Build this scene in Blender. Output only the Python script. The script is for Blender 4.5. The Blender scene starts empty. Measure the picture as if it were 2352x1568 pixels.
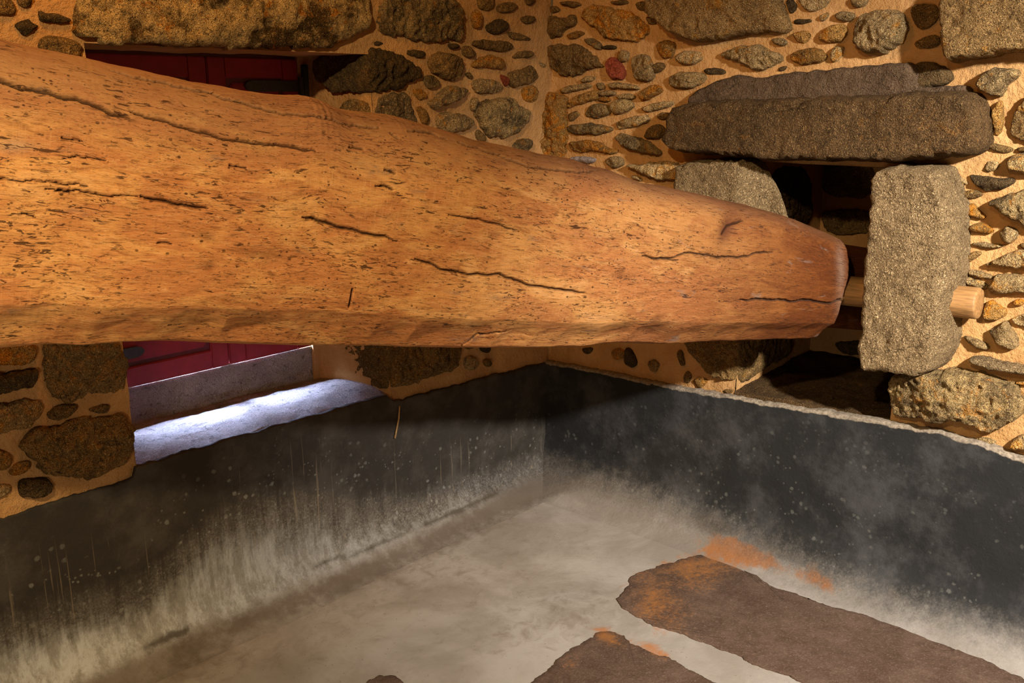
import bpy, bmesh, math, random
import numpy as np
from mathutils import Vector, Matrix, noise
from mathutils.geometry import delaunay_2d_cdt
random.seed(7)
rng = np.random.default_rng(7)

# ------------------------------------------------------------------ camera
W, H = 2352, 1568
F = 2150.0
CX, CY = W/2, H/2
HORIZON = 220.0
PITCH = math.atan2(CY-HORIZON, F)
AZ = math.radians(42.5)                 # heading, measured from +x
EYE = 1.9
fw = np.array([math.cos(AZ), math.sin(AZ), 0.0])
RIGHT = np.array([math.sin(AZ), -math.cos(AZ), 0.0])
FWD = fw*math.cos(PITCH) + np.array([0, 0, -math.sin(PITCH)])
UP = fw*math.sin(PITCH) + np.array([0, 0, math.cos(PITCH)])

def ray(px, py):
    return RIGHT*((px-CX)/F) - UP*((py-CY)/F) + FWD
_d = ray(1257, 1090)
_t = -EYE/_d[2]
CAM = np.array([0, 0, EYE]) - np.array([_d[0]*_t, _d[1]*_t, 0])   # room corner is the world origin

def project(P):
    q = P - CAM
    z = q @ FWD
    z = np.where(np.abs(z) < 1e-4, 1e-4, z)
    return CX + F*(q @ RIGHT)/z, CY - F*(q @ UP)/z, z

sc = bpy.context.scene
cam = bpy.data.cameras.new('camera')
cam.sensor_width = 36.0
cam.lens = F/W*36.0
cam.clip_start = 0.05
camo = bpy.data.objects.new('camera', cam)
sc.collection.objects.link(camo)
camo.location = CAM
camo.rotation_euler = (math.pi/2-PITCH, 0, AZ-math.pi/2)
sc.camera = camo

# ------------------------------------------------------------------ world, lamps, exposure
world = bpy.data.worlds.new('world'); sc.world = world
world.use_nodes = True
world.node_tree.nodes['Background'].inputs[0].default_value = (1.0, 0.5, 0.16, 1)
world.node_tree.nodes['Background'].inputs[1].default_value = 0.06
sc.view_settings.view_transform = 'Standard'
sc.view_settings.look = 'None'
sc.view_settings.exposure = 0.0
sc.view_settings.gamma = 1.0
sc.view_settings.use_curve_mapping = False
sc.cycles.use_denoising = True
sc.cycles.max_bounces = 6

def lamp(name, kind, loc, target, power, color, radius=0.05, cone=None, blend=0.5):
    l = bpy.data.lights.new(name, kind)
    l.energy = power; l.color = color
    if kind != 'AREA': l.shadow_soft_size = radius
    if kind == 'SPOT':
        l.spot_size = math.radians(cone); l.spot_blend = blend
    o = bpy.data.objects.new(name, l)
    sc.collection.objects.link(o)
    o.location = loc
    o.rotation_euler = (Vector(target)-Vector(loc)).to_track_quat('-Z', 'Y').to_euler()
    return o
lamp('spot_lamp', 'SPOT', (-2.0, -4.1, 2.75), (0.0, -2.1, 0.5), 1650, (1.0, 0.97, 0.93), 0.08, 78, 1.0)
lamp('front_lamp', 'SPOT', (-4.2, -2.6, 3.2), (-2.0, -0.85, 1.35), 440, (1.0, 0.77, 0.44), 0.06, 74, 1.0)
lamp('bounce_fill', 'POINT', (-4.0, -2.3, 0.95), (0, 0, 0), 58, (1.0, 0.84, 0.6), 0.25)  # unseen fill added to brighten the lower left, standing for bounced light
lamp('amber_fill', 'POINT', (-2.3, -0.6, 3.0), (0, 0, 0), 34, (1.0, 0.42, 0.06), 0.1)  # unseen orange fill added to tint and lift the upper left wall

# ------------------------------------------------------------------ helpers
def link(name, me, mat=None, parent=None, kind=None, label=None):
    o = bpy.data.objects.new(name, me)
    sc.collection.objects.link(o)
    if mat is not None: me.materials.append(mat)
    if parent is not None:
        o.parent = parent
        if parent.type == 'EMPTY': o.matrix_parent_inverse = Matrix.Translation(-parent.location)
    if kind: o['kind'] = kind
    if label: o['label'] = label
    return o

def mesh_from(V, Fc, name, smooth=True):
    me = bpy.data.meshes.new(name)
    me.from_pydata([tuple(map(float, v)) for v in V], [], [tuple(map(int, f)) for f in Fc])
    if smooth: me.polygons.foreach_set('use_smooth', [True]*len(me.polygons))
    me.update()
    return me

def grid_faces(nr, nc, wrap=False):
    r, c = np.meshgrid(np.arange(nr-1), np.arange(nc if wrap else nc-1), indexing='ij')
    a = r*nc+c; b = r*nc+(c+1) % nc
    return np.stack([a, b, b+nc, a+nc], -1).reshape(-1, 4)

def set_attr(me, name, vals, typ='FLOAT'):
    at = me.attributes.new(name, typ, 'POINT')
    vals = np.asarray(vals, dtype=np.float32)
    at.data.foreach_set('value' if typ == 'FLOAT' else 'vector', vals.ravel())

def fb(p, s, o=4):
    return noise.fractal(Vector((p[0]*s, p[1]*s, p[2]*s)), 0.9, 2.1, o)

def rdg(p, s):
    return noise.ridged_multi_fractal(Vector((p[0]*s, p[1]*s, p[2]*s)), 0.9, 2.1, 3, 1.0, 2.0)-1.0

class Plane:
    def __init__(s, o, u, v):
        s.o = np.array(o, float); s.u = np.array(u, float); s.v = np.array(v, float)
        s.u /= np.linalg.norm(s.u); s.v -= s.u*(s.u@s.v); s.v /= np.linalg.norm(s.v)
        s.n = np.cross(s.u, s.v)
        if s.n @ (CAM-s.o) < 0: s.n = -s.n
    def hit(s, px, py, off=0.0):
        d = ray(px, py); o = s.o+s.n*off
        t = ((o-CAM)@s.n)/(d@s.n)
        return CAM+d*t
    def uv(s, P): return np.array([(P-s.o)@s.u, (P-s.o)@s.v])
    def at(s, u, v, w=0.0): return s.o+s.u*u+s.v*v+s.n*w
LEFT = Plane((0, 0, 0), (-1, 0, 0), (0, 0, 1))      # y = 0, faces -y
RGT = Plane((0, 0, 0), (0, -1, 0), (0, 0, 1))       # x = 0, faces -x
FLR = Plane((0, 0, 0), (1, 0, 0), (0, 1, 0))
def seg_dist(PX, PY, line):
    d = np.full(PX.shape, 1e9); L = np.asarray(line, float)
    for (x0, y0), (x1, y1) in zip(L[:-1], L[1:]):
        vx, vy = x1-x0, y1-y0
        t = np.clip(((PX-x0)*vx+(PY-y0)*vy)/(vx*vx+vy*vy+1e-9), 0, 1)
        d = np.minimum(d, np.hypot(PX-x0-t*vx, PY-y0-t*vy))
    return d

# ------------------------------------------------------------------ materials
class NT:
    def __init__(s, name):
        s.m = bpy.data.materials.new(name); s.m.use_nodes = True
        s.t = s.m.node_tree; s.b = s.t.nodes['Principled BSDF']
    def n(s, typ, **kw):
        nd = s.t.nodes.new(typ)
        for k, v in kw.items(): setattr(nd, k, v)
        return nd
    def l(s, a, b): s.t.links.new(a, b)
    def pos(s, scale=(1, 1, 1), attr=None, jitter=False):
        if attr:
            src = s.n('ShaderNodeAttribute', attribute_name=attr).outputs['Vector']
        else:
            src = s.n('ShaderNodeNewGeometry').outputs['Position']
        mp = s.n('ShaderNodeMapping'); mp.inputs['Scale'].default_value = scale
        s.l(src, mp.inputs['Vector'])
        return mp.outputs['Vector']
    def noise(s, vec, scale, detail=4, rough=0.6, dist=0.0):
        nd = s.n('ShaderNodeTexNoise')
        nd.inputs['Scale'].default_value = scale; nd.inputs['Detail'].default_value = detail
        nd.inputs['Roughness'].default_value = rough; nd.inputs['Distortion'].default_value = dist
        s.l(vec, nd.inputs['Vector']); return nd.outputs['Fac']
    def voro(s, vec, scale, out='Distance', feature='F1', rnd=1.0):
        nd = s.n('ShaderNodeTexVoronoi', feature=feature); nd.inputs['Scale'].default_value = scale
        nd.inputs['Randomness'].default_value = rnd
        s.l(vec, nd.inputs['Vector']); return nd.outputs[out]
    def ramp(s, v, a, b, lo=0.0, hi=1.0):
        nd = s.n('ShaderNodeMapRange', interpolation_type='SMOOTHSTEP')
        nd.inputs[1].default_value = a; nd.inputs[2].default_value = b
        nd.inputs[3].default_value = lo; nd.inputs[4].default_value = hi
        s.l(v, nd.inputs[0]); return nd.outputs[0]
    def math(s, op, a, b=0.0, clamp=False):
        nd = s.n('ShaderNodeMath', operation=op, use_clamp=clamp)
        for i, x in enumerate((a, b)):
            if isinstance(x, (int, float)): nd.inputs[i].default_value = x
            else: s.l(x, nd.inputs[i])
        return nd.outputs[0]
    def attr(s, name): return s.n('ShaderNodeAttribute', attribute_name=name).outputs['Fac']
    def mix(s, f, a, b, typ='MIX'):
        nd = s.n('ShaderNodeMix', data_type='RGBA', blend_type=typ)
        if isinstance(f, (int, float)): nd.inputs[0].default_value = f
        else: s.l(f, nd.inputs[0])
        for i, x in ((6, a), (7, b)):
            if isinstance(x, tuple): nd.inputs[i].default_value = (*x, 1)
            else: s.l(x, nd.inputs[i])
        return nd.outputs[2]
    def bump(s, h, strength, dist, prev=None):
        nd = s.n('ShaderNodeBump'); nd.inputs['Strength'].default_value = strength
        nd.inputs['Distance'].default_value = dist
        s.l(h, nd.inputs['Height'])
        if prev is not None: s.l(prev, nd.inputs['Normal'])
        return nd.outputs['Normal']
    def done(s, col, rough=0.9, nrm=None, spec=0.3):
        if isinstance(col, tuple): s.b.inputs['Base Color'].default_value = (*col, 1)
        else: s.l(col, s.b.inputs['Base Color'])
        if isinstance(rough, float): s.b.inputs['Roughness'].default_value = rough
        else: s.l(rough, s.b.inputs['Roughness'])
        s.b.inputs['Specular IOR Level'].default_value = spec
        if nrm is not None: s.l(nrm, s.b.inputs['Normal'])
        return s.m

def stone_mat(name, c1, c2, dark, light, rust=None, rust_amt=0.5, speck=0.5, bump=0.8, grain=1.0, patch=9, hard=0.15):
    if 'purpl' not in name: c1, c2, dark, light, rust = [c and (c[0], c[1]*0.855, c[2]*0.6) for c in (c1, c2, dark, light, rust)]
    t = NT(name); p = t.pos()
    oi = t.n('ShaderNodeObjectInfo').outputs['Random']
    n1 = t.noise(p, patch, 6, 0.68)
    col = t.mix(t.ramp(n1, 0.5-hard, 0.5+hard), c1, c2)
    n2 = t.noise(p, 38, 4, 0.7, 0.5)
    col = t.mix(t.math('MULTIPLY', t.ramp(n2, 0.54, 0.68), 0.75), col, dark)
    if rust:
        n3 = t.noise(p, 14, 4, 0.7, 0.8)
        col = t.mix(t.ramp(n3, 0.62-rust_amt*0.2, 0.74-rust_amt*0.2), col, rust)
    n4 = t.noise(p, 170*grain, 2, 0.8)
    col = t.mix(t.math('MULTIPLY', t.ramp(n4, 0.55, 0.7), speck), col, light)
    n5 = t.noise(p, 120*grain, 2, 0.8, 0.3)
    col = t.mix(t.math('MULTIPLY', t.ramp(n5, 0.55, 0.72), speck), col, dark)
    hsv = t.n('ShaderNodeHueSaturation')
    t.l(t.math('MULTIPLY_ADD', oi, 0.5), hsv.inputs['Value'])
    hsv.inputs['Value'].default_value = 1
    v = t.n('ShaderNodeMapRange'); v.inputs[3].default_value = 0.75; v.inputs[4].default_value = 1.25
    t.l(oi, v.inputs[0]); t.l(v.outputs[0], hsv.inputs['Value'])
    t.l(col, hsv.inputs['Color'])
    b1 = t.bump(n2, min(1, bump), 0.03)
    b2 = t.bump(n4, min(1, bump*1.2), 0.012, b1)
    return t.done(hsv.outputs[0], 0.9, b2, 0.12)

M = {}
M['g'] = stone_mat('grey_fieldstone', (0.42, 0.31, 0.185), (0.29, 0.21, 0.115), (0.055, 0.036, 0.016), (0.85, 0.68, 0.46), (0.46, 0.23, 0.05), 0.35, 0.9, 1.0)
M['o'] = stone_mat('ochre_fieldstone', (0.42, 0.24, 0.085), (0.3, 0.175, 0.06), (0.06, 0.034, 0.014), (0.72, 0.5, 0.24), (0.5, 0.2, 0.02), 0.65, 0.85, 1.0)
M['d'] = stone_mat('dark_brown_fieldstone', (0.25, 0.16, 0.072), (0.155, 0.102, 0.05), (0.032, 0.021, 0.01), (0.56, 0.41, 0.22), (0.30, 0.165, 0.045), 0.15, 0.85, 1.0)
M['t'] = stone_mat('tan_granite', (0.33, 0.22, 0.11), (0.235, 0.155, 0.075), (0.055, 0.034, 0.015), (0.66, 0.48, 0.28), (0.40, 0.2, 0.04), 0.3, 0.9, 1.0)
M['w'] = stone_mat('weathered_lintel_granite', (0.48, 0.36, 0.2), (0.085, 0.052, 0.022), (0.018, 0.012, 0.006), (0.6, 0.47, 0.28), (0.40, 0.17, 0.025), 0.35, 0.85, 1.0, 1.0, 6, 0.06)
M['k'] = stone_mat('blackish_fieldstone', (0.075, 0.054, 0.032), (0.11, 0.075, 0.04), (0.02, 0.014, 0.009), (0.3, 0.23, 0.14), (0.2, 0.1, 0.03), 0.1, 0.6, 1.0)
M['m'] = stone_mat('mottled_fieldstone', (0.36, 0.27, 0.15), (0.15, 0.11, 0.065), (0.045, 0.032, 0.018), (0.65, 0.52, 0.34), (0.38, 0.19, 0.05), 0.4, 0.8, 1.0, 1.0, 11, 0.08)
M['r'] = stone_mat('red_fieldstone', (0.36, 0.085, 0.05), (0.27, 0.065, 0.04), (0.12, 0.03, 0.025), (0.42, 0.16, 0.11), None, 0, 0.4)
M['b'] = stone_mat('pale_granite', (0.225, 0.172, 0.115), (0.165, 0.122, 0.078), (0.06, 0.04, 0.021), (0.56, 0.45, 0.33), None, 0, 0.95, 0.9, 0.9)
M['l'] = stone_mat('brown_granite', (0.095, 0.059, 0.031), (0.06, 0.038, 0.02), (0.017, 0.011, 0.006), (0.26, 0.185, 0.1), (0.125, 0.065, 0.022), 0.2, 0.85, 0.9)
M['p'] = stone_mat('purplish_granite', (0.27, 0.22, 0.2), (0.19, 0.155, 0.145), (0.06, 0.05, 0.05), (0.52, 0.45, 0.42), None, 0, 0.6, 0.6)
M['q'] = stone_mat('purplish_lit_granite', (0.5, 0.42, 0.38), (0.36, 0.3, 0.27), (0.1, 0.08, 0.075), (0.75, 0.66, 0.6), None, 0, 0.7, 0.6)  # paler copy of the purplish granite; paints in light the block lacks
M['u'] = stone_mat('sooty_granite', (0.15, 0.105, 0.08), (0.11, 0.077, 0.06), (0.04, 0.028, 0.02), (0.3, 0.22, 0.17), None, 0, 0.6, 0.7)

def mortar_mat():
    t = NT('sandy_lime_mortar'); p = t.pos()
    n1 = t.noise(p, 5, 5, 0.6)
    col = t.mix(t.ramp(n1, 0.3, 0.7), (0.46, 0.235, 0.08), (0.56, 0.305, 0.12))
    n2 = t.noise(p, 260, 3, 0.75)
    col = t.mix(t.math('MULTIPLY', t.ramp(n2, 0.58, 0.75), 0.35), col, (0.24, 0.13, 0.05))
    n3 = t.noise(p, 45, 4, 0.6)
    b = t.bump(n3, 0.7, 0.02)
    b = t.bump(n2, 0.8, 0.005, b)
    return t.done(col, 0.97, b, 0.04)
M['mortar'] = mortar_mat()

def plaster_mat():
    t = NT('dark_tank_plaster'); p = t.pos()
    lime, lip, dirt = t.attr('lime'), t.attr('lip'), t.attr('dirt')
    blue = t.attr('cool')
    n1 = t.noise(p, 4.0, 7, 0.72, 0.0)
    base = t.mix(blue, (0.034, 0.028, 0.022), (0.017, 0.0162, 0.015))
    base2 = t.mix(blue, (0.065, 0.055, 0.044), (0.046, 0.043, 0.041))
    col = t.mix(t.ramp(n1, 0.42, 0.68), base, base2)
    # vertical runs of lime
    pv = t.pos((38, 38, 2.2))
    nv = t.noise(pv, 1.0, 4, 0.7, 0.3)
    n2 = t.noise(p, 22, 5, 0.7)
    e = t.math('ADD', lime, t.math('MULTIPLY', t.math('SUBTRACT', n2, 0.5), 1.5))
    e = t.math('ADD', e, t.math('MULTIPLY', t.math('SUBTRACT', nv, 0.5), t.ramp(blue, 0, 1, 1.6, 0.3)))
    e2 = t.math('ADD', e, t.math('MULTIPLY', t.math('SUBTRACT', n1, 0.5), 1.6))
    n6 = t.noise(p, 70, 4, 0.7)
    nw = t.noise(t.pos((16, 16, 3.0)), 1.0, 6, 0.8, 0.15)
    limecol = t.mix(t.ramp(n6, 0.35, 0.65), (0.055, 0.046, 0.037), (0.12, 0.103, 0.083))
    limecol = t.mix(t.math('MULTIPLY', t.ramp(nw, 0.42, 0.65), 0.7), limecol, (0.155, 0.134, 0.11))
    limecol = t.mix(t.math('MULTIPLY', t.ramp(nv, 0.5, 0.36), 0.55), limecol, (0.055, 0.043, 0.032))
    nf = t.noise(p, 130, 4, 0.8)
    limecol = t.mix(t.math('MULTIPLY', t.ramp(nf, 0.5, 0.68), 0.6), limecol, (0.28, 0.25, 0.205))
    limecol = t.mix(t.math('MULTIPLY', t.ramp(nf, 0.48, 0.33), 0.6), limecol, (0.04, 0.034, 0.027))
    col = t.mix(t.math('MULTIPLY', t.ramp(e, -0.3, 1.2), 0.85), col, limecol)
    col = t.mix(t.math('MULTIPLY', t.math('MULTIPLY', t.ramp(e2, 0.9, 2.6), 0.85), t.attr('white')), col, t.mix(t.ramp(nw, 0.38, 0.6), (0.30, 0.285, 0.25), (0.54, 0.545, 0.53)))
    # thin tan drips
    pd = t.pos((70, 70, 1.3))
    nd = t.noise(pd, 1.0, 2, 0.5, 0.15)
    band = t.math('MULTIPLY', t.ramp(lime, -2.6, -0.3), t.ramp(lime, 3.0, 0.8))
    drip = t.math('MULTIPLY', t.math('MULTIPLY', t.ramp(nd, 0.655, 0.71), band), t.ramp(blue, 0.6, 0.2))
    col = t.mix(t.math('MULTIPLY', drip, 0.38), col, (0.24, 0.18, 0.115))
    # round lime blooms
    n6s = t.noise(p, 60, 4, 0.8)
    v = t.voro(p, 26)
    nm = t.noise(p, 7, 3, 0.6)
    sp = t.math('MULTIPLY', t.ramp(t.math('ADD', v, t.math('MULTIPLY', n6s, 0.5)), 0.52, 0.38), t.ramp(nm, 0.50, 0.60))
    v2 = t.voro(p, 48)
    sp2 = t.math('MULTIPLY', t.ramp(t.math('ADD', v2, t.math('MULTIPLY', n6s, 0.5)), 0.52, 0.36), t.ramp(t.noise(p, 9, 3, 0.6, 1.0), 0.52, 0.62))
    sp = t.math('MAXIMUM', sp, sp2)
    sp = t.math('MULTIPLY', sp, t.math('MULTIPLY', t.ramp(lime, -3.2, -0.4), t.ramp(blue, 0, 1, 0.45, 0.2)))
    col = t.mix(sp, col, (0.26, 0.25, 0.21))
    nfl = t.noise(p, 2.2, 6, 0.65, 0.4)
    flc = t.mix(t.ramp(nfl, 0.35, 0.65), (0.17, 0.142, 0.114), (0.265, 0.232, 0.197))
    flc = t.mix(t.math('MULTIPLY', t.ramp(n6, 0.5, 0.72), 0.35), flc, (0.19, 0.143, 0.102))
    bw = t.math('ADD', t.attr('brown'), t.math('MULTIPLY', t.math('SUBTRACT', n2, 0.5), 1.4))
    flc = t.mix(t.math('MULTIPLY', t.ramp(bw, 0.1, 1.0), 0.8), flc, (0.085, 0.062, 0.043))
    rr = t.math('ADD', t.attr('rust'), t.math('MULTIPLY', t.math('SUBTRACT', n2, 0.5), 1.8))
    flc = t.mix(t.math('MULTIPLY', t.ramp(rr, 0.4, 1.1), 0.85), flc, (0.25, 0.085, 0.016))
    fe = t.math('ADD', t.attr('flr'), t.math('MULTIPLY', t.math('SUBTRACT', n2, 0.5), 2.0))
    fe = t.math('ADD', fe, t.math('MULTIPLY', t.math('SUBTRACT', nf, 0.5), 1.6))
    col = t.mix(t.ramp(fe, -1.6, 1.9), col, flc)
    # brown dirt lying in the cove
    col = t.mix(t.math('MULTIPLY', t.ramp(t.math('ADD', dirt, t.math('MULTIPLY', t.math('SUBTRACT', n2, 0.5), 1.5)), 0.2, 1.0), 0.8), col, (0.05, 0.037, 0.025))
    lipn = t.math('ADD', lip, t.math('MULTIPLY', t.math('SUBTRACT', n2, 0.5), 0.8))
    col = t.mix(t.ramp(lipn, 0.45, 0.8), col, t.mix(t.ramp(n6, 0.35, 0.65), (0.13, 0.1, 0.07), (0.26, 0.205, 0.145)))
    b = t.bump(n1, 0.25, 0.02)
    b = t.bump(n6, 0.3, 0.006, b)
    return t.done(col, 0.85, b, 0.12)
M['plaster'] = plaster_mat()

def floor_mat():
    t = NT('worn_concrete_floor'); p = t.pos()
    rust, dirt, pale = t.attr('rust'), t.attr('dirt'), t.attr('brown')
    n1 = t.noise(p, 2.2, 6, 0.65, 0.4)
    n2 = t.noise(p, 14, 5, 0.7, 0.6)
    n3 = t.noise(p, 90, 4, 0.75)
    col = t.mix(t.ramp(n1, 0.35, 0.65), (0.21, 0.177, 0.141), (0.305, 0.268, 0.228))
    e = t.math('ADD', t.math('MULTIPLY', t.math('SUBTRACT', n2, 0.5), 2.2), pale)
    col = t.mix(t.math('MULTIPLY', t.ramp(e, 0.15, 1.0), 0.7), col, (0.135, 0.1, 0.072))
    col = t.mix(t.math('MULTIPLY', t.ramp(n3, 0.55, 0.75), 0.35), col, (0.22, 0.18, 0.14))
    gm = t.math('ADD', t.attr('grime'), t.math('MULTIPLY', t.math('SUBTRACT', n2, 0.5), 0.9))
    col = t.mix(t.math('MULTIPLY', t.ramp(gm, 0.15, 0.9), 0.8), col, (0.085, 0.078, 0.07))
    r = t.math('ADD', rust, t.math('MULTIPLY', t.math('SUBTRACT', n2, 0.5), 1.6))
    col = t.mix(t.math('MULTIPLY', t.ramp(r, 0.35, 0.95), 0.85), col, (0.32, 0.11, 0.022))
    vo = t.voro(p, 30)
    col = t.mix(t.math('MULTIPLY', t.ramp(vo, 0.09, 0.05), 0.7), col, (0.13, 0.09, 0.06))
    d = t.math('ADD', dirt, t.math('MULTIPLY', t.math('SUBTRACT', n2, 0.5), 1.5))
    col = t.mix(t.math('MULTIPLY', t.ramp(d, 0.3, 0.85), 0.8), col, (0.07, 0.05, 0.035))
    b = t.bump(n2, 0.15, 0.01)
    b = t.bump(n3, 0.3, 0.003, b)
    return t.done(col, 0.85, b, 0.15)
M['floor'] = floor_mat()

def slab_mat():
    t = NT('brown_floor_rock'); p = t.pos()
    rust = t.attr('rust')
    n1 = t.noise(p, 6, 7, 0.75, 0.1)
    n2 = t.noise(p, 55, 5, 0.8, 0.1)
    col = t.mix(t.ramp(n1, 0.35, 0.65), (0.06, 0.034, 0.021), (0.095, 0.058, 0.039))
    col = t.mix(t.math('MULTIPLY', t.ramp(n2, 0.55, 0.75), 0.6), col, (0.175, 0.12, 0.088))
    col = t.mix(t.math('MULTIPLY', t.ramp(n2, 0.45, 0.3), 0.6), col, (0.045, 0.027, 0.019))
    n3 = t.noise(p, 150, 3, 0.8)
    col = t.mix(t.math('MULTIPLY', t.ramp(n3, 0.52, 0.7), 0.5), col, (0.2, 0.135, 0.1))
    r = t.math('ADD', rust, t.math('MULTIPLY', t.math('SUBTRACT', n1, 0.5), 1.8))
    r = t.math('ADD', r, t.math('MULTIPLY', t.math('SUBTRACT', n2, 0.5), 1.6))
    col = t.mix(t.math('MULTIPLY', t.ramp(r, 0.35, 1.3), 0.8), col, (0.27, 0.10, 0.02))
    b = t.bump(n1, 0.4, 0.02)
    b = t.bump(n2, 0.5, 0.006, b)
    return t.done(col, 0.85, b, 0.12)
M['slab'] = slab_mat()

def beam_mat():
    t = NT('old_chestnut_beam')
    g = lambda s: t.pos(s, 'grain')
    crack, knot, dust_shade, grey = t.attr('crack'), t.attr('knot'), t.attr('dust_shade'), t.attr('weather')
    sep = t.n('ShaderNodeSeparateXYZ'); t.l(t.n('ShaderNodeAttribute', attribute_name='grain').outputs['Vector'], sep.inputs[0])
    along = t.ramp(sep.outputs[0], 1.0, 2.6)  # wood tones darken toward the niche end, standing in for weaker light
    n0 = t.noise(g((1.6, 3.2, 1)), 1.0, 4, 0.6, 0.8)
    n1 = t.noise(g((5, 13, 1)), 1.0, 5, 0.65, 0.9)
    n2 = t.noise(g((12, 70, 1)), 1.0, 5, 0.7, 0.8)
    n3 = t.noise(g((34, 420, 1)), 1.0, 4, 0.75, 0.4)
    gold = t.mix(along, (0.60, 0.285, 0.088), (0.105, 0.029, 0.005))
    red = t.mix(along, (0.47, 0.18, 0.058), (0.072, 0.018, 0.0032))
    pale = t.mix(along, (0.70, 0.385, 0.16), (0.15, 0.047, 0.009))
    col = t.mix(t.ramp(t.math('ADD', n0, t.math('MULTIPLY', t.math('SUBTRACT', n1, 0.5), 1.1)), 0.36, 0.64), red, gold)
    col = t.mix(t.math('MULTIPLY', t.ramp(n1, 0.54, 0.72), 0.55), col, pale)
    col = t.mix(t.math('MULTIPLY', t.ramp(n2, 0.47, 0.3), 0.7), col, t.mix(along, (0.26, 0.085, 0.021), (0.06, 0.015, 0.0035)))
    col = t.mix(t.math('MULTIPLY', t.ramp(n2, 0.55, 0.7), 0.45), col, pale)
    col = t.mix(t.math('MULTIPLY', t.ramp(n3, 0.54, 0.68), 0.55), col, pale)
    col = t.mix(t.math('MULTIPLY', t.ramp(n3, 0.47, 0.32), 0.6), col, (0.2, 0.062, 0.016))
    # saw and adze marks across the grain, in patches
    nx = t.noise(g((300, 18, 1)), 1.0, 2, 0.5, 0.6)
    col = t.mix(t.math('MULTIPLY', t.ramp(nx, 0.52, 0.68), t.math('MULTIPLY', t.ramp(n0, 0.42, 0.6), 0.28)), col, pale)
    # grey weather bruises
    nb = t.noise(g((6, 20, 1)), 1.0, 5, 0.65, 0.5)
    col = t.mix(t.math('MULTIPLY', t.ramp(nb, 0.60, 0.74), 0.65), col, (0.17, 0.12, 0.09))
    col = t.mix(t.math('MULTIPLY', grey, 0.5), col, (0.33, 0.24, 0.17))
    col = t.mix(t.math('MULTIPLY', dust_shade, 0.8), col, t.mix(along, (0.18, 0.085, 0.041), (0.13, 0.052, 0.02)))  # dust tone kept dark to offset the light from above
    # worm holes and short open galleries along the grain, in clusters
    cl = t.ramp(t.noise(g((2.2, 6, 1)), 1.0, 4, 0.65, 0.4), 0.40, 0.58)
    v1 = t.voro(g((60, 92, 1)), 1.0)
    h1 = t.math('MULTIPLY', t.ramp(v1, 0.22, 0.13), t.math('MULTIPLY', cl, t.ramp(t.noise(g((24, 24, 1)), 1.0, 2), 0.47, 0.55)))
    cl2 = t.ramp(t.noise(g((4.5, 14, 1)), 1.0, 4, 0.65, 0.6), 0.42, 0.58)
    g2 = t.noise(g((34, 175, 1)), 1.0, 3, 0.6, 1.0)
    h2 = t.math('MULTIPLY', t.ramp(g2, 0.575, 0.62), cl2)
    g4 = t.noise(g((19, 135, 1)), 1.0, 3, 0.6, 1.3)
    h4 = t.math('MULTIPLY', t.ramp(g4, 0.62, 0.66), t.ramp(nb, 0.42, 0.54))
    g5 = t.noise(g((60, 290, 1)), 1.0, 3, 0.6, 1.0)
    h4 = t.math('MAXIMUM', h4, t.math('MULTIPLY', t.ramp(g5, 0.60, 0.66), t.math('MULTIPLY', t.ramp(n0, 0.62, 0.42), 0.8)))
    v3 = t.voro(g((20, 32, 1)), 1.0)
    h3 = t.math('MULTIPLY', t.ramp(v3, 0.10, 0.06), t.ramp(n1, 0.42, 0.55))
    holes = t.math('MAXIMUM', t.math('MAXIMUM', h1, h2), t.math('MAXIMUM', h3, h4))
    col = t.mix(t.math('MULTIPLY', holes, 0.86), col, (0.035, 0.013, 0.005))
    col = t.mix(t.math('MULTIPLY', knot, 0.8, True), col, (0.08, 0.026, 0.01))
    col = t.mix(t.math('MULTIPLY', crack, 0.94), col, (0.022, 0.01, 0.005))
    b = t.bump(n2, 0.5, 0.012)
    b = t.bump(n3, 0.55, 0.003, b)
    b = t.bump(t.math('SUBTRACT', 1.0, holes), 0.35, 0.004, b)
    return t.done(col, 0.75, b, 0.1)
M['beam'] = beam_mat()

def plain(name, col, rough, bump=0.2, var=0.25, scale=60, spec=0.4, stretch=(1, 1, 1)):
    t = NT(name); p = t.pos(stretch)
    n = t.noise(p, scale, 4, 0.65)
    c = t.mix(t.ramp(n, 0.3, 0.7), tuple(x*(1-var) for x in col), tuple(min(1, x*(1+var)) for x in col))
    return t.done(c, rough, t.bump(n, bump, 0.004), spec)
M['red'] = plain('dark_red_paint', (0.25, 0.010, 0.016), 0.6, 0.1, 0.12, 25)
M['redline'] = plain('dark_red_groove', (0.10, 0.006, 0.012), 0.5, 0.1, 0.1, 25)
M['iron'] = plain('black_iron', (0.022, 0.021, 0.02), 0.5, 0.3, 0.3, 90, 0.5)
M['peg'] = plain('pale_peg_wood', (0.27, 0.135, 0.045), 0.6, 0.35, 0.3, 9, 0.3, (14, 1.2, 14))
M['straw'] = plain('dry_stem', (0.42, 0.25, 0.10), 0.8)

# ------------------------------------------------------------------ stones
def resample(poly, n):
    P = np.asarray(poly, float)
    for _ in range(2):                                     # round the traced corners
        Q = np.roll(P, -1, 0)
        P = np.stack([P*0.78+Q*0.22, P*0.22+Q*0.78], 1).reshape(-1, 2)
    Q = np.vstack([P, P[:1]])
    L = np.concatenate([[0], np.cumsum(np.hypot(*(Q[1:]-Q[:-1]).T))])
    s = np.linspace(0, L[-1], n, endpoint=False)
    return np.stack([np.interp(s, L, Q[:, 0]), np.interp(s, L, Q[:, 1])], 1)

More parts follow.
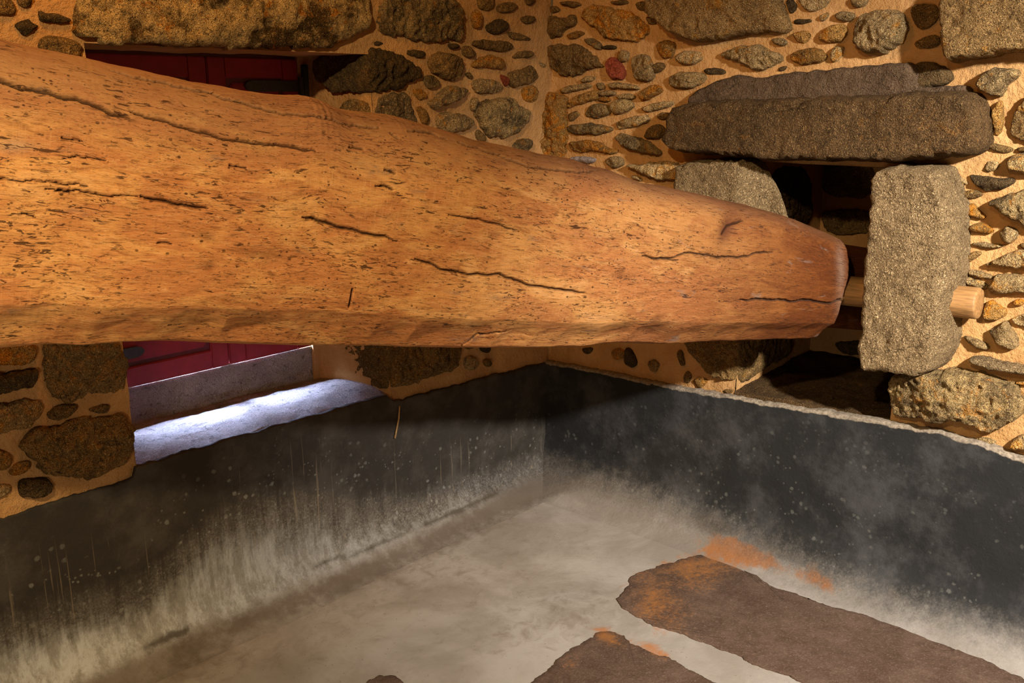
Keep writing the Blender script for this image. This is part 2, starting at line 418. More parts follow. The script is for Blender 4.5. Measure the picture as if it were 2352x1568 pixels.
def stone(plane, poly, tone, depth, parent, name='stone', label=None, bev=None, rough=1.0, sink=0.025, chamfer=None, facets=3):
    uv = np.array([plane.uv(plane.hit(x, y, depth*0.5)) for x, y in poly])
    rg = np.random.default_rng(abs(int(uv.sum()*1e4)))
    if np.sum(uv[:, 0]*np.roll(uv[:, 1], -1)-uv[:, 1]*np.roll(uv[:, 0], -1)) < 0: uv = uv[::-1]
    area = 0.5*abs(np.sum(uv[:, 0]*np.roll(uv[:, 1], -1)-uv[:, 1]*np.roll(uv[:, 0], -1)))
    if name == 'stone': uv = uv.mean(0)+(uv-uv.mean(0))*(1+0.006/math.sqrt(area))
    big = math.sqrt(area)
    sp = max(0.0055, big/32)
    P = resample(uv, 400)
    per = np.sum(np.hypot(*(np.roll(P, -1, 0)-P).T))
    n = int(min(170, max(24, per/sp)))
    P = resample(uv, n)
    seed = rg.uniform(0, 50)
    jam = min(0.010, big*0.05)*rough
    for i in range(n):
        a = plane.at(P[i, 0], P[i, 1])+seed
        P[i] += np.array([fb(a, 16, 3)+0.5*fb(a, 60, 2), fb(a+9.1, 16, 3)+0.5*fb(a+4, 60, 2)])*jam
    c = P.mean(0)
    loop = np.vstack([P, P[:1]])
    def edge_d(Q): return seg_dist(Q[:, 0], Q[:, 1], loop)
    lo, hi = P.min(0), P.max(0)
    gx, gy = np.meshgrid(np.arange(lo[0], hi[0], sp), np.arange(lo[1], hi[1], sp))
    Q = np.stack([gx.ravel(), gy.ravel()], 1)+rg.uniform(-.3, .3, (gx.size, 2))*sp
    x0, y0 = loop[:-1, 0], loop[:-1, 1]; x1, y1 = loop[1:, 0], loop[1:, 1]
    cross = ((y0[None] > Q[:, 1:2]) != (y1[None] > Q[:, 1:2])) & (Q[:, 0:1] < (x1-x0)[None]*(Q[:, 1:2]-y0[None])/(y1-y0+1e-12)[None]+x0[None])
    ins = cross.sum(1) % 2 == 1
    Q = Q[ins]; Q = Q[edge_d(Q) > sp*0.45] if len(Q) else Q
    allv = [Vector(v) for v in P]+[Vector(v) for v in Q]
    r = delaunay_2d_cdt(allv, [(i, (i+1) % n) for i in range(n)], [], 1, 1e-6)
    vs = np.array([(v[0], v[1]) for v in r[0]]); fs = r[2]
    d = edge_d(vs)
    bev = bev or min(0.035, 0.16*big)
    t = np.clip(d/bev, 0, 1)
    prof = 0.42+0.58*np.sqrt(np.clip(1-(1-t)**2, 0, 1))
    half = np.maximum(np.abs(vs-c).max(0), 1e-3)
    rl = (vs-c)/half
    for k in range(facets):
        an = rg.uniform(0, 2*math.pi); sl = rg.uniform(0.25, 0.6)*rough
        prof = np.minimum(prof, np.maximum(0.4, 1.0+rg.uniform(-.05, .15)-sl*np.maximum(0, rl@np.array([math.cos(an), math.sin(an)])-rg.uniform(-.1, .45))))
    V = []
    amp = min(1, big*5)*rough
    for (u, v), pr, tt in zip(vs, prof, t):
        a = plane.at(u, v)+seed
        hh = depth*pr+amp*(0.35+0.65*tt)*(0.010*fb(a, 11, 3)+0.010*rdg(a, 26)+0.0035*fb(a, 85, 2))
        if chamfer is not None: hh = min(hh, chamfer(u, v)+0.006*fb(a, 30, 3))
        V.append(plane.at(u, v, max(hh, 0.002)))
    V = np.array(V); ctr = V.mean(0)
    me = bpy.data.meshes.new(name)
    me.from_pydata((V-ctr).tolist(), [], [tuple(f) for f in fs])
    bm = bmesh.new(); bm.from_mesh(me)
    bm.normal_update()
    be = [e for e in bm.edges if len(e.link_faces) == 1]
    if sum(f.normal.dot(Vector(plane.n)) for f in bm.faces) < 0: bmesh.ops.reverse_faces(bm, faces=bm.faces)
    ex = bmesh.ops.extrude_edge_only(bm, edges=be)
    for v in ex['geom']:
        if isinstance(v, bmesh.types.BMVert):
            q = np.array(v.co)+ctr; w = (q-plane.o)@plane.n
            q2 = plane.uv(q); q2 = c+(q2-c)*1.01
            v.co = Vector(plane.at(q2[0], q2[1], -sink)-ctr)
    bmesh.ops.recalc_face_normals(bm, faces=bm.faces)
    if sum(f.normal.dot(Vector(plane.n))*f.calc_area() for f in bm.faces) < 0: bmesh.ops.reverse_faces(bm, faces=bm.faces)
    for f in bm.faces: f.smooth = True
    bm.to_mesh(me); bm.free()
    o = link(name, me, M[tone], parent, label=label)
    o.location = ctr
    return o

SC = {'A': (.21688, 840, 0), 'B': (.26779, 1250, 0), 'C': (.36224, 1500, 0), 'D': (.31912, 2150, 120), 'E': (.31912, 2150, 580),
      'F': (.28061, 1240, 780), 'G': (.28061, 0, 780), 'H': (.38278, 1700, 360), 'I': (.08929, 0, 0), 'J': (.38265, 0, 0),
      'K': (.4593, 1500, 340), 'L': (.42517, 0, 750), 'M': (.38265, 700, 0), 'N': (.38265, 600, 750), 'O': (.52174, 1200, 750), 'X': (1, 0, 0)}
def pts(key, s):
    k, ox, oy = SC[key]
    v = [float(t) for t in s.replace(',', ' ').split()]
    return [(ox+k*v[i], oy+k*v[i+1]) for i in range(0, len(v), 2)]

# ------------------------------------------------------------------ key measures
D_WIN = 0.36                                        # depth of the window recess
BACK = Plane((0, D_WIN, 0), (-1, 0, 0), (0, 0, 1))
def lx(px, py): return LEFT.hit(px, py)[0]
def lz(px, py): return LEFT.hit(px, py)[2]
zl_top = lz(450, 109)                               # lintel underside
jr_b, jr_t = LEFT.hit(900, 915), LEFT.hit(848, 160)  # right jamb, front edge
jl_b, jl_t = LEFT.hit(315, 1072), LEFT.hit(188, 60)
br_b, br_t = BACK.hit(722, 850), BACK.hit(715, 160)  # right jamb, back edge
XR = lambda z: np.interp(z, [jr_b[2], jr_t[2]], [jr_b[0], jr_t[0]])
XL = lambda z: np.interp(z, [jl_b[2], jl_t[2]], [jl_b[0], jl_t[0]])
BR = lambda z: np.interp(z, [br_b[2], br_t[2]], [br_b[0], br_t[0]])
z_shut = BACK.hit(533, 836)[2]                      # shutter bottom
z_foot = BACK.hit(500, 928)[2]                      # foot of the granite step
z_lip_l, z_lip_r = lz(315, 1072), lz(890, 907)      # front edge of the sloping sill
nic_l = RGT.hit(1690, 905); nic_z = nic_l[2]
nic_yl = nic_l[1]
nic_yr = RGT.hit(2045, 960)[1]
nic_zt = RGT.hit(1800, 374)[2]
_r = ray(1858, 822); _tt = (nic_z-CAM[2])/_r[2]; nic_back = CAM+_r*_tt
print('CAM', CAM, 'win', zl_top, jr_b, jl_b, br_b, z_shut, z_foot, z_lip_l, z_lip_r)
print('niche', nic_yl, nic_yr, nic_z, nic_zt, nic_back, 'corner top', lz(1255, 830), RGT.hit(2352, 1054))

# ------------------------------------------------------------------ structure: walls
def wall_patch(plane, rows, cols, ufun, V, Fc):
    """rows: list of v; ufun(v) -> (u0, u1); cols cells."""
    base = len(V)
    for v in rows:
        u0, u1 = ufun(v)
        for j in range(cols+1):
            u = u0+(u1-u0)*j/cols
            P = plane.at(u, v)
            w = 0.012*fb(P, 2.3, 3)+0.010*fb(P, 8, 3)
            V.append(plane.at(u, v, w))
    for f in grid_faces(len(rows), cols+1): Fc.append(tuple(int(x)+base for x in f))

def quad_patch(a, b, c, d, nu, nv, V, Fc, amp=0.006):
    base = len(V)
    a, b, c, d = map(np.array, (a, b, c, d))
    nrm = np.cross(b-a, d-a); nrm = nrm/np.linalg.norm(nrm)
    for i in range(nv+1):
        for j in range(nu+1):
            s, t = j/nu, i/nv
            P = (a*(1-s)+b*s)*(1-t)+(d*(1-s)+c*s)*t
            V.append(P+nrm*amp*fb(P, 9, 3)*(4*s*(1-s)*4*t*(1-t))**0.3)
    for f in grid_faces(nv+1, nu+1): Fc.append(tuple(int(x)+base for x in f))

ZT = 2.75
V, Fc = [], []
rows = list(np.arange(0.0, ZT+0.01, 0.022))
win_rows = [z for z in rows if z_lip_l-0.15 < z < zl_top]+[zl_top]
low_rows = [z for z in rows if z <= win_rows[0]+1e-6]
hi_rows = [zl_top]+[z for z in rows if z > zl_top]
wall_patch(LEFT, win_rows, 60, lambda z: (-XL(z), 5.2), V, Fc)
wall_patch(LEFT, win_rows, 75, lambda z: (0.0, -XR(z)), V, Fc)
wall_patch(LEFT, hi_rows, 220, lambda z: (0.0, 5.2), V, Fc)
wall_patch(LEFT, low_rows, 220, lambda z: (0.0, 5.2), V, Fc)
zb = z_lip_l-0.16
quad_patch((XR(zb), 0, zb), (XR(zl_top), 0, zl_top), (BR(zl_top), D_WIN+.12, zl_top), (BR(zb), D_WIN+.12, zb), 50, 20, V, Fc)
quad_patch((XL(zb), 0, zb), (XL(zl_top), 0, zl_top), (XL(zl_top)-.05, D_WIN+.12, zl_top), (XL(zb)-.05, D_WIN+.12, zb), 50, 20, V, Fc)
quad_patch((XL(zl_top), 0, zl_top), (XR(zl_top), 0, zl_top), (BR(zl_top)+.05, D_WIN+.12, zl_top), (XL(zl_top)-.05, D_WIN+.12, zl_top), 50, 12, V, Fc)
wl = link('wall_left', mesh_from(V, Fc, 'wall_left'), M['mortar'], kind='structure', label='left rubble wall in sandy orange mortar with shuttered window recess')

V, Fc = [], []
r_rows = [z for z in rows if nic_z < z < nic_zt]
r_rows = [nic_z]+r_rows+[nic_zt]
wall_patch(RGT, r_rows, 60, lambda z: (0.0, -nic_yl), V, Fc)
wall_patch(RGT, r_rows, 120, lambda z: (-nic_yr, 4.2), V, Fc)
wall_patch(RGT, [nic_zt]+[z for z in rows if z > nic_zt], 190, lambda z: (0.0, 4.2), V, Fc)
wall_patch(RGT, [z for z in rows if z < nic_z]+[nic_z], 190, lambda z: (0.0, 4.2), V, Fc)
nb = nic_back[0]; nby = nic_back[1]
quad_patch((0, nic_yl, nic_z), (nb, nby, nic_z), (nb, nby, nic_zt), (0, nic_yl, nic_zt), 30, 50, V, Fc)
quad_patch((0, nic_yr, nic_z), (nb, nic_yr-.05, nic_z), (nb, nic_yr-.05, nic_zt), (0, nic_yr, nic_zt), 30, 50, V, Fc)
quad_patch((nb, nby, nic_z), (nb, nic_yr-.05, nic_z), (nb, nic_yr-.05, nic_zt), (nb, nby, nic_zt), 40, 50, V, Fc)
quad_patch((0, nic_yl, nic_zt), (nb, nby, nic_zt), (nb, nic_yr-.05, nic_zt), (0, nic_yr, nic_zt), 30, 30, V, Fc)
quad_patch((0, nic_yl, nic_z), (nb, nby, nic_z), (nb, nic_yr-.05, nic_z), (0, nic_yr, nic_z), 30, 30, V, Fc)
wr = link('wall_right', mesh_from(V, Fc, 'wall_right'), M['mortar'], kind='structure', label='right rubble wall in sandy orange mortar with deep niche')

# ------------------------------------------------------------------ structure: floor
xs = np.arange(-5.6, 0.031, 0.025); ys = np.arange(-5.6, 0.031, 0.025)
XX, YY = np.meshgrid(xs, ys)
VF = np.stack([XX.ravel(), YY.ravel(), np.zeros(XX.size)], 1)
FX, FY, FZ = project(VF)
front = FZ > 0.3
def blob(PX, PY, cx, cy, rx, ry, ang=0.0):
    a = math.radians(ang); dx, dy = PX-cx, PY-cy
    u = (dx*math.cos(a)+dy*math.sin(a))/rx; v = (-dx*math.sin(a)+dy*math.cos(a))/ry
    return np.exp(-(u*u+v*v))
def rustmap(PX, PY):
    r = blob(PX, PY, 1665, 1255, 55, 28, 15)+blob(PX, PY, 1750, 1285, 60, 22, 25)+blob(PX, PY, 1880, 1330, 62, 32, 25)
    r += 0.8*blob(PX, PY, 1600, 1310, 130, 50, -5)+0.8*blob(PX, PY, 1520, 1400, 80, 50, 30)
    r += 0.8*blob(PX, PY, 1400, 1465, 60, 25, 30)+0.7*blob(PX, PY, 1500, 1490, 50, 20, 30)+0.6*blob(PX, PY, 1300, 1530, 60, 20, -40)
    return r*1.05
DIRT = [[(335, 1490), (380, 1465), (425, 1446)], [(700, 1305), (790, 1278), (845, 1262), (905, 1235), (945, 1213)],
        [(979, 1203), (1040, 1178), (1090, 1158), (1136, 1131)]]
def dirtmap(PX, PY):
    d = np.zeros(PX.shape)
    for k, l in enumerate(DIRT):
        d = np.maximum(d, np.exp(-(seg_dist(PX, PY, l)/(9 if k else 12))**2)*(1.0 if k != 1 else 0.75))
    return d
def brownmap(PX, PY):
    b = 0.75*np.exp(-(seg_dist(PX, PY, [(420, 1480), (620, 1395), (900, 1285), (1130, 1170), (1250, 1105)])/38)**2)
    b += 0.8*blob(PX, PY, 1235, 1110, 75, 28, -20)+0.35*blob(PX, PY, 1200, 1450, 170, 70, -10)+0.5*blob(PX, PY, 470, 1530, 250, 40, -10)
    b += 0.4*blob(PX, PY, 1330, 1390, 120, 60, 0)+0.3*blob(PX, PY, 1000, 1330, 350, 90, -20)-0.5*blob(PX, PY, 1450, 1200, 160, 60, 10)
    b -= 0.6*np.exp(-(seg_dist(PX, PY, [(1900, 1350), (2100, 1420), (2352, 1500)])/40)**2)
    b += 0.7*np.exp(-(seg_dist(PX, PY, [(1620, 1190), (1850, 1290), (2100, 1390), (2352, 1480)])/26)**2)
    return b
PIT = VF.copy()
PIT[:, 2] = [0.003*noise.noise(Vector((p[0]*1.5, p[1]*1.5, 0)))-0.0032 for p in VF]
GR = 0.0*VF[:, 0]
mf = mesh_from(PIT, grid_faces(len(ys), len(xs)), 'floor')
set_attr(mf, 'rust', np.where(front, rustmap(FX, FY), 0))
set_attr(mf, 'dirt', np.where(front, dirtmap(FX, FY), 0))
set_attr(mf, 'grime', GR)
set_attr(mf, 'brown', np.where(front, brownmap(FX, FY), 0))
floor = link('floor', mf, M['floor'], kind='structure', label='worn pale concrete floor of the press basin with brown rock showing through')

def floor_slab(poly, label):
    uv = np.array([FLR.hit(x, y)[:2] for x, y in poly])
    P = resample(uv, 760)
    c = P.mean(0)
    V, h = [], [(-0.02, 1.0), (0.0005, 1.0), (0.002, 0.994)]+[(0.0022, f) for f in np.linspace(.94, .06, 9)]
    for z, f in h:
        for p in P:
            q = c+(p-c)*f
            a = np.array([p[0], p[1], 0.3])
            q = q+(np.array([fb(a, 7, 4), fb(a+5, 7, 4)])*0.02+np.array([fb(a, 32, 3), fb(a+5, 32, 3)])*0.008)*max(0, (f-.5)/.5)
            V.append((q[0], q[1], z+(0.0025*fb((q[0], q[1], 0), 12, 3) if z > 0 else 0)))
    V.append((c[0], c[1], 0.007))
    n = len(P); last = (len(h)-1)*n
    F_ = [tuple(f) for f in grid_faces(len(h), n, True)]+[(last+i, last+(i+1) % n, len(V)-1) for i in range(n)]
    V = np.array(V)
    me = mesh_from(V, F_, 'floor_rock')
    bm = bmesh.new(); bm.from_mesh(me); bmesh.ops.recalc_face_normals(bm, faces=bm.faces); bm.to_mesh(me); bm.free()
    if me.polygons[len(me.polygons)-1].normal.z < 0: me.flip_normals()
    px, py, pz = project(V)
    set_attr(me, 'rust', np.where(pz > .3, rustmap(px, py), 0))
    link('floor_rock', me, M['slab'], floor, label=label)
floor_slab(pts('O', '418,1212 450,1160 468,1110 540,1075 620,1045 720,1025 800,1000 880,1000 960,1045 1090,1135 1200,1180 1300,1200 1350,1235 1500,1262 1560,1285 1660,1320 1780,1360 1900,1420 2000,1450 2208,1545 2600,1740 2600,2300 2000,2000 1600,1760 1240,1572 1050,1500 930,1440 800,1390 700,1352 580,1308 500,1262'),
           'long strip of brown rusty rock running to the right edge')
floor_slab(pts('O', '340,1330 440,1362 470,1400 600,1440 720,1500 880,1568 1300,1780 1000,2000 300,1900 -150,1700 65,1562 130,1490 240,1412 280,1375'),
           'blunt brown rock patch cut by the bottom edge')
floor_slab([(835, 1572), (868, 1550), (908, 1553), (925, 1575), (880, 1640), (780, 1620)], 'small brown rock tip at the bottom edge')

# ------------------------------------------------------------------ structure: plastered tank walls
def tank_wall(name, plane, top_px, u_max, t, R, lime_line, cool, lipamt, label, junction):
    tu = sorted([(plane.uv(plane.hit(x, y, t))[0], plane.uv(plane.hit(x, y, t))[1]) for x, y in top_px])
    TU = np.array(tu)
    us = np.arange(-0.0, u_max, 0.012)
    prof_n = 46
    V = []; LIP = []
    for u in us:
        zt = np.interp(u, TU[:, 0], TU[:, 1])
        a = plane.at(u, 0.3)
        zt += 0.006*fb(a, 14, 3)+0.004*fb(a, 50, 2)
        prof = [(-0.02, zt-0.002, 1), (0.0, zt+0.001, 1), (t*0.5, zt+0.001, 1), (t*0.85, zt-0.001, 1), (t, zt-0.004-0.003*lipamt*(1+fb(a+2, 20, 3)), 1), (t, zt-0.010-0.008*lipamt*(1+fb(a+7, 16, 3)), 0.3*lipamt)]
        for k in range(24):
            f = (k+1)/25
            prof.append((t, zt-0.02-(zt-0.02-R)*f, 0))
        for k in range(16):
            th = math.pi/2*k/15
            prof.append((t+R*(1-math.cos(th)), R*(1-math.sin(th))-0.006*(k/15)**3, 0))
        for (w, z, lp) in prof:
            q = plane.at(u, z)
            dw = 0.008*fb(q, 2.0, 3)+0.002*fb(q, 10, 3) if w >= t else 0
            V.append(plane.at(u, z, w+dw)); LIP.append(lp*min(1, lipamt))
        nprof = len(prof)
    V = np.array(V)
    me = mesh_from(V, grid_faces(len(us), nprof), name)
    px, py, pz = project(V)
    LL = np.array(lime_line)
    lime = (py-np.interp(px, LL[:, 0], LL[:, 1]))/LL[0, 2] if False else (py-np.interp(px, LL[:, 0], LL[:, 1]))/np.interp(px, LL[:, 0], LL[:, 2])
    lime = np.where(pz > 0.3, np.clip(lime, -6, 6), 0)
    set_attr(me, 'lime', lime)
    set_attr(me, 'white', np.interp(px, [-200, 200, 420, 650, 1000], [1, 1, .8, .45, .3]) if cool < .5 else np.interp(px, [1250, 1500, 1900, 2352], [.2, .15, .5, .6]))
    JL = np.array(junction)
    set_attr(me, 'flr', np.where(pz > .3, np.clip((py-np.interp(px, JL[:, 0], JL[:, 1]))/JL[0, 2], -5, 5), -5))
    set_attr(me, 'rust', np.where(pz > .3, rustmap(px, py), 0))
    set_attr(me, 'brown', np.where(pz > .3, brownmap(px, py)+1.0*blob(px, py, 1230, 1105, 110, 40, -20)+0.6*np.exp(-(seg_dist(px, py, [(1290, 1100), (1500, 1165), (1640, 1215)])/30)**2), 0))  # extra brown at the corner: dirt with the corner's shadow painted in
    set_attr(me, 'lip', LIP)
    set_attr(me, 'dirt', np.where(pz > .3, dirtmap(px, py), 0))
    set_attr(me, 'cool', np.full(len(V), 0.0)+cool)
    bm = bmesh.new(); bm.from_mesh(me)
    bmesh.ops.recalc_face_normals(bm, faces=bm.faces); bm.to_mesh(me); bm.free()
    k = me.polygons[len(me.polygons)//2]
    if np.array(k.normal)@(CAM-np.array(k.center)) < 0: me.flip_normals()
    return link(name, me, M['plaster'], kind='structure', label=label)
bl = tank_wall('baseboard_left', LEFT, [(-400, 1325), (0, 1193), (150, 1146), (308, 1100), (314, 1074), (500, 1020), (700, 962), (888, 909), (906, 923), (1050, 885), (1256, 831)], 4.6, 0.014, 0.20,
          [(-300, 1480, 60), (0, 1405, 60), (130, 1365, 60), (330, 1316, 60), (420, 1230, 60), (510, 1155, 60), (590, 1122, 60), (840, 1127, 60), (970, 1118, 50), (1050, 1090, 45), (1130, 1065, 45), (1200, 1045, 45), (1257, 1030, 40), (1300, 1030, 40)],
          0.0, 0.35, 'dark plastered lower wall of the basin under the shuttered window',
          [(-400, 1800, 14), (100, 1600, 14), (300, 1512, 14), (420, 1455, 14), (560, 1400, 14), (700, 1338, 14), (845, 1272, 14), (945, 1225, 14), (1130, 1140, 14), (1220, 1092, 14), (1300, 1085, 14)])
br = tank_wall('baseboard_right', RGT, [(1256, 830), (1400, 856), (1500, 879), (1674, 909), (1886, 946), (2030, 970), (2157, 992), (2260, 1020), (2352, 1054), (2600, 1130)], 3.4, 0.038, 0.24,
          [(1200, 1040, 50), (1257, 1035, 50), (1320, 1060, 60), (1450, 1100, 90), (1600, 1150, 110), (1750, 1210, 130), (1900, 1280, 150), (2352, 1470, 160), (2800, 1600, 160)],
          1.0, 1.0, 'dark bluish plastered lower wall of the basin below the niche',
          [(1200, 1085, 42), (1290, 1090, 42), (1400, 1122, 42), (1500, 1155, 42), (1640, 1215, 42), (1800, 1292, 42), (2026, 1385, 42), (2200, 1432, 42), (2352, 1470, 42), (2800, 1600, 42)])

# ------------------------------------------------------------------ window shutters, sill
win = bpy.data.objects.new('window_1', None); sc.collection.objects.link(win)
win.location = (float(BACK.hit(533, 836)[0]), D_WIN, float(z_shut)); win['kind'] = 'structure'
win['label'] = 'deep window recess closed by dark red panelled shutters'
WO = np.array(win.location)
def child(name, me, mat, parent, label=None):
    o = link(name, me, mat, parent, label=label); return o
def box_bm(bm, x0, x1, y0, y1, z0, z1, bev=0.0):
    r = bmesh.ops.create_cube(bm, size=1)
    for v in r['verts']:
        v.co = Vector(((x0+x1)/2+v.co.x*(x1-x0), (y0+y1)/2+v.co.y*(y1-y0), (z0+z1)/2+v.co.z*(z1-z0)))
    if bev:
        es = list({e for v in r['verts'] for e in v.link_edges})
        bmesh.ops.bevel(bm, geom=es, offset=bev, segments=2, affect='EDGES')
def bm_obj(name, bm, mat, parent, label=None):
    me = bpy.data.meshes.new(name); bm.to_mesh(me); bm.free()
    return child(name, me, mat, parent, label)

zs0, zs1 = z_shut, zl_top-0.012
x_l = XL(zs1)-0.045; x_r = BR(z_shut)-0.004
x_m = BACK.hit(500, 480)[0]
def shutter(x0, x1, hinge_left, label):
    fr = 0.075
    bm = bmesh.new()
    y0, y1 = D_WIN, D_WIN+0.016
    zm = (zs0+zs1)/2
    g = 0.002
    x0 += g; x1 -= g
    box_bm(bm, x0, x0+fr, y0, y1, zs0, zs1, .004); box_bm(bm, x1-fr, x1, y0, y1, zs0, zs1, .004)
    for za, zb_ in ((zs0, zs0+fr), (zs1-fr, zs1), (zm-fr/2, zm+fr/2)):
        box_bm(bm, x0+fr-.003, x1-fr+.003, y0+.001, y1, za, zb_, .004)
    o = bm_obj('shutter', bm, M['red'], win, label)
    for za, zb_ in ((zs0+fr, zm-fr/2), (zm+fr/2, zs1-fr)):
        bm = bmesh.new()
        box_bm(bm, x0+fr-.002, x1-fr+.002, y0+.010, y1+.002, za-.002, zb_+.002)
        bm_obj('recess', bm, M['redline'], o)
        bm = bmesh.new()
        box_bm(bm, x0+fr+.018, x1-fr-.018, y0+.003, y0+.014, za+.018, zb_-.018, .008)
        bm_obj('raised_panel', bm, M['red'], o)
    L = (x1-x0)
    for zc in (z_hb, z_ht):
        bm = bmesh.new()
        hw = 0.021
        ln = min(0.30, L*0.62)
        if hinge_left: prof = [(x0-.01, -hw), (x0+ln-.03, -hw), (x0+ln-.008, -hw*.6), (x0+ln, 0), (x0+ln-.008, hw*.6), (x0+ln-.03, hw), (x0-.01, hw)]
        else: prof = [(x1+.012, -hw), (x1+.012, hw), (x1-ln+.03, hw), (x1-ln+.008, hw*.6), (x1-ln, 0), (x1-ln+.008, -hw*.6), (x1-ln+.03, -hw)]
        a = [bm.verts.new((x, y0-.006, zc+z)) for x, z in prof]; b = [bm.verts.new((x, y0+.003, zc+z)) for x, z in prof]
        bm.faces.new(a); bm.faces.new(b[::-1])
        for i in range(len(a)):
            j = (i+1) % len(a); bm.faces.new((a[i], b[i], b[j], a[j]))
        bmesh.ops.recalc_face_normals(bm, faces=bm.faces)
        xh = x0-.006 if hinge_left else x1+.008
        c = bmesh.ops.create_cone(bm, segments=14, radius1=.011, radius2=.011, depth=.075, cap_ends=True)
        for v in c['verts']: v.co += Vector((xh, y0-.008, zc))
        bm_obj('strap_hinge', bm, M['iron'], o, 'black iron strap hinge with pointed tip')
        if not hinge_left:
            bm = bmesh.new()
            box_bm(bm, x1+.018, x1+.045, y0-.012, y0+.01, zc-.085, zc+.085, .003)
            bm_obj('hinge_plate', bm, M['iron'], o, 'black iron hinge plate fixed to the jamb')
z_hb = BACK.hit(350, 800)[2]; z_ht = BACK.hit(640, 198)[2]
bm = bmesh.new()
box_bm(bm, x_m-.03, x_m+.03, D_WIN+.017, D_WIN+.03, zs0+.004, zs1, .002)
bm_obj('leaf_light_stop', bm, M['redline'], win)  # added behind the leaves to stop light showing between them
sl = shutter(x_l, x_m, True, 'left dark red shutter leaf')
sr = shutter(x_m, x_r, False, 'right dark red shutter leaf')

def slab_mesh(front_top, depth_vec, drop, nu, nv, amp, name, mat, parent, label, seed=0, bevel=0.012, bulge=0.0):
    """a block: top surface spans front_top (2 pts) + depth_vec, rounded front edge, front face drops"""
    a, b = map(np.array, front_top); dv = np.array(depth_vec)
    prof = [(1.0, 0.0)]
    k = nv
    for i in range(1, k+1): prof.append((1-i/k*(1-0.0), 0.0))
    V = []
    L = np.linalg.norm(dv)
    path = []
    for i in range(nv+1): path.append(dv*(1-i/nv)*(1-bevel/L)+dv/L*bevel*0)
    for j in range(nu+1):
        s = j/nu; base = a*(1-s)+b*s
        dvj = dv if dv.ndim == 1 else dv[0]*(1-s)+dv[1]*s
        Lj = np.linalg.norm(dvj)
        col = []
        for i in range(nv+1):
            col.append(base+dvj*(bevel/Lj+(1-bevel/Lj)*(1-i/nv))+np.array([0, 0, bulge*math.sin(math.pi*(1-i/nv)**0.8)]))
        for i in range(1, 6):
            th = math.pi/2*i/5
            col.append(base+dvj*(bevel/Lj)*(1-math.sin(th))+np.array([0, 0, -bevel*(1-math.cos(th))]))
        nd = max(2, int(drop/0.02))
        for i in range(1, nd+1): col.append(base+np.array([0, 0, -bevel-(drop-bevel)*i/nd]))
        for q in col:
            p = q+seed
            V.append(q+np.array([0, 0, 1])*amp*(fb(p, 5, 3)+0.5*fb(p, 18, 3))+np.array([0, -0.6, 0])*amp*fb(p+3, 9, 3))
    n = len(V)//(nu+1)
    me = mesh_from(V, grid_faces(nu+1, n), name)
    bm = bmesh.new(); bm.from_mesh(me); bmesh.ops.recalc_face_normals(bm, faces=bm.faces); bm.to_mesh(me); bm.free()
    k = me.polygons[2]
    if k.normal.z < 0: me.flip_normals()
    return link(name, me, mat, parent, label=label)
zg = z_shut-0.005
bm = bmesh.new()
box_bm(bm, x_r+.001, BR(zl_top)+.14, D_WIN+.004, D_WIN+.06, z_foot-.05, zl_top+.02)
bm_obj('jamb_light_stop', bm, M['mortar'], win)  # added strips at both sides keep daylight from leaking past the shutters
bm = bmesh.new()
box_bm(bm, x_l-.14, x_l-.001, D_WIN+.004, D_WIN+.06, z_foot-.05, zl_top+.02)
bm_obj('jamb_light_stop', bm, M['mortar'], win)
bm = bmesh.new()
box_bm(bm, x_l-.02, x_r+.02, D_WIN+.017, D_WIN+.05, zs1-.03, zl_top+.02)
bm_obj('head_light_stop', bm, M['redline'], win)  # added strip closing the top gap against daylight
x0g, x1g = XL(zg)-.04, BR(zg)+.03
slab_mesh([(x0g, D_WIN+.0150, zg), (x1g, D_WIN+.0150, zg)], (0, .24, -.16), z_shut-z_foot+0.05, 70, 4, 0.0004, 'sill_block', M['q'], win, 'speckled grey granite block under the shutters', 3, .0006)
xa, xb = XL(z_lip_l)-.0, XR(z_lip_r)+.0
slab_mesh([(xa-.01, 0.004, z_lip_l), (xb+.005, 0.004, z_lip_r)], np.array([(0.0, D_WIN+.03, z_foot-z_lip_l), (BR(z_foot)-xb+.02, D_WIN+.03, z_foot-z_lip_r)]), 0.10, 110, 34, 0.006, 'sill_ledge', M['p'], win, 'smooth stone ledge sloping down from the window', 7, .03, .018)

# daylight outside the shutters, entering through the gap under them
dl = bpy.data.lights.new('daylight', 'AREA'); dl.shape = 'RECTANGLE'; dl.size = 0.5; dl.size_y = 0.5; dl.spread = math.radians(56)
dl.energy = 520; dl.color = (0.47, 0.62, 1.0)
dlo = bpy.data.objects.new('daylight', dl); sc.collection.objects.link(dlo)
dlo.location = ((x_l+x_r)/2+0.10, D_WIN+0.56, z_shut+0.50)
dlo.rotation_euler = (Vector(((x_l+x_r)/2+0.08, D_WIN, z_shut-0.02))-Vector(dlo.location)).to_track_quat('-Z', 'Z').to_euler()

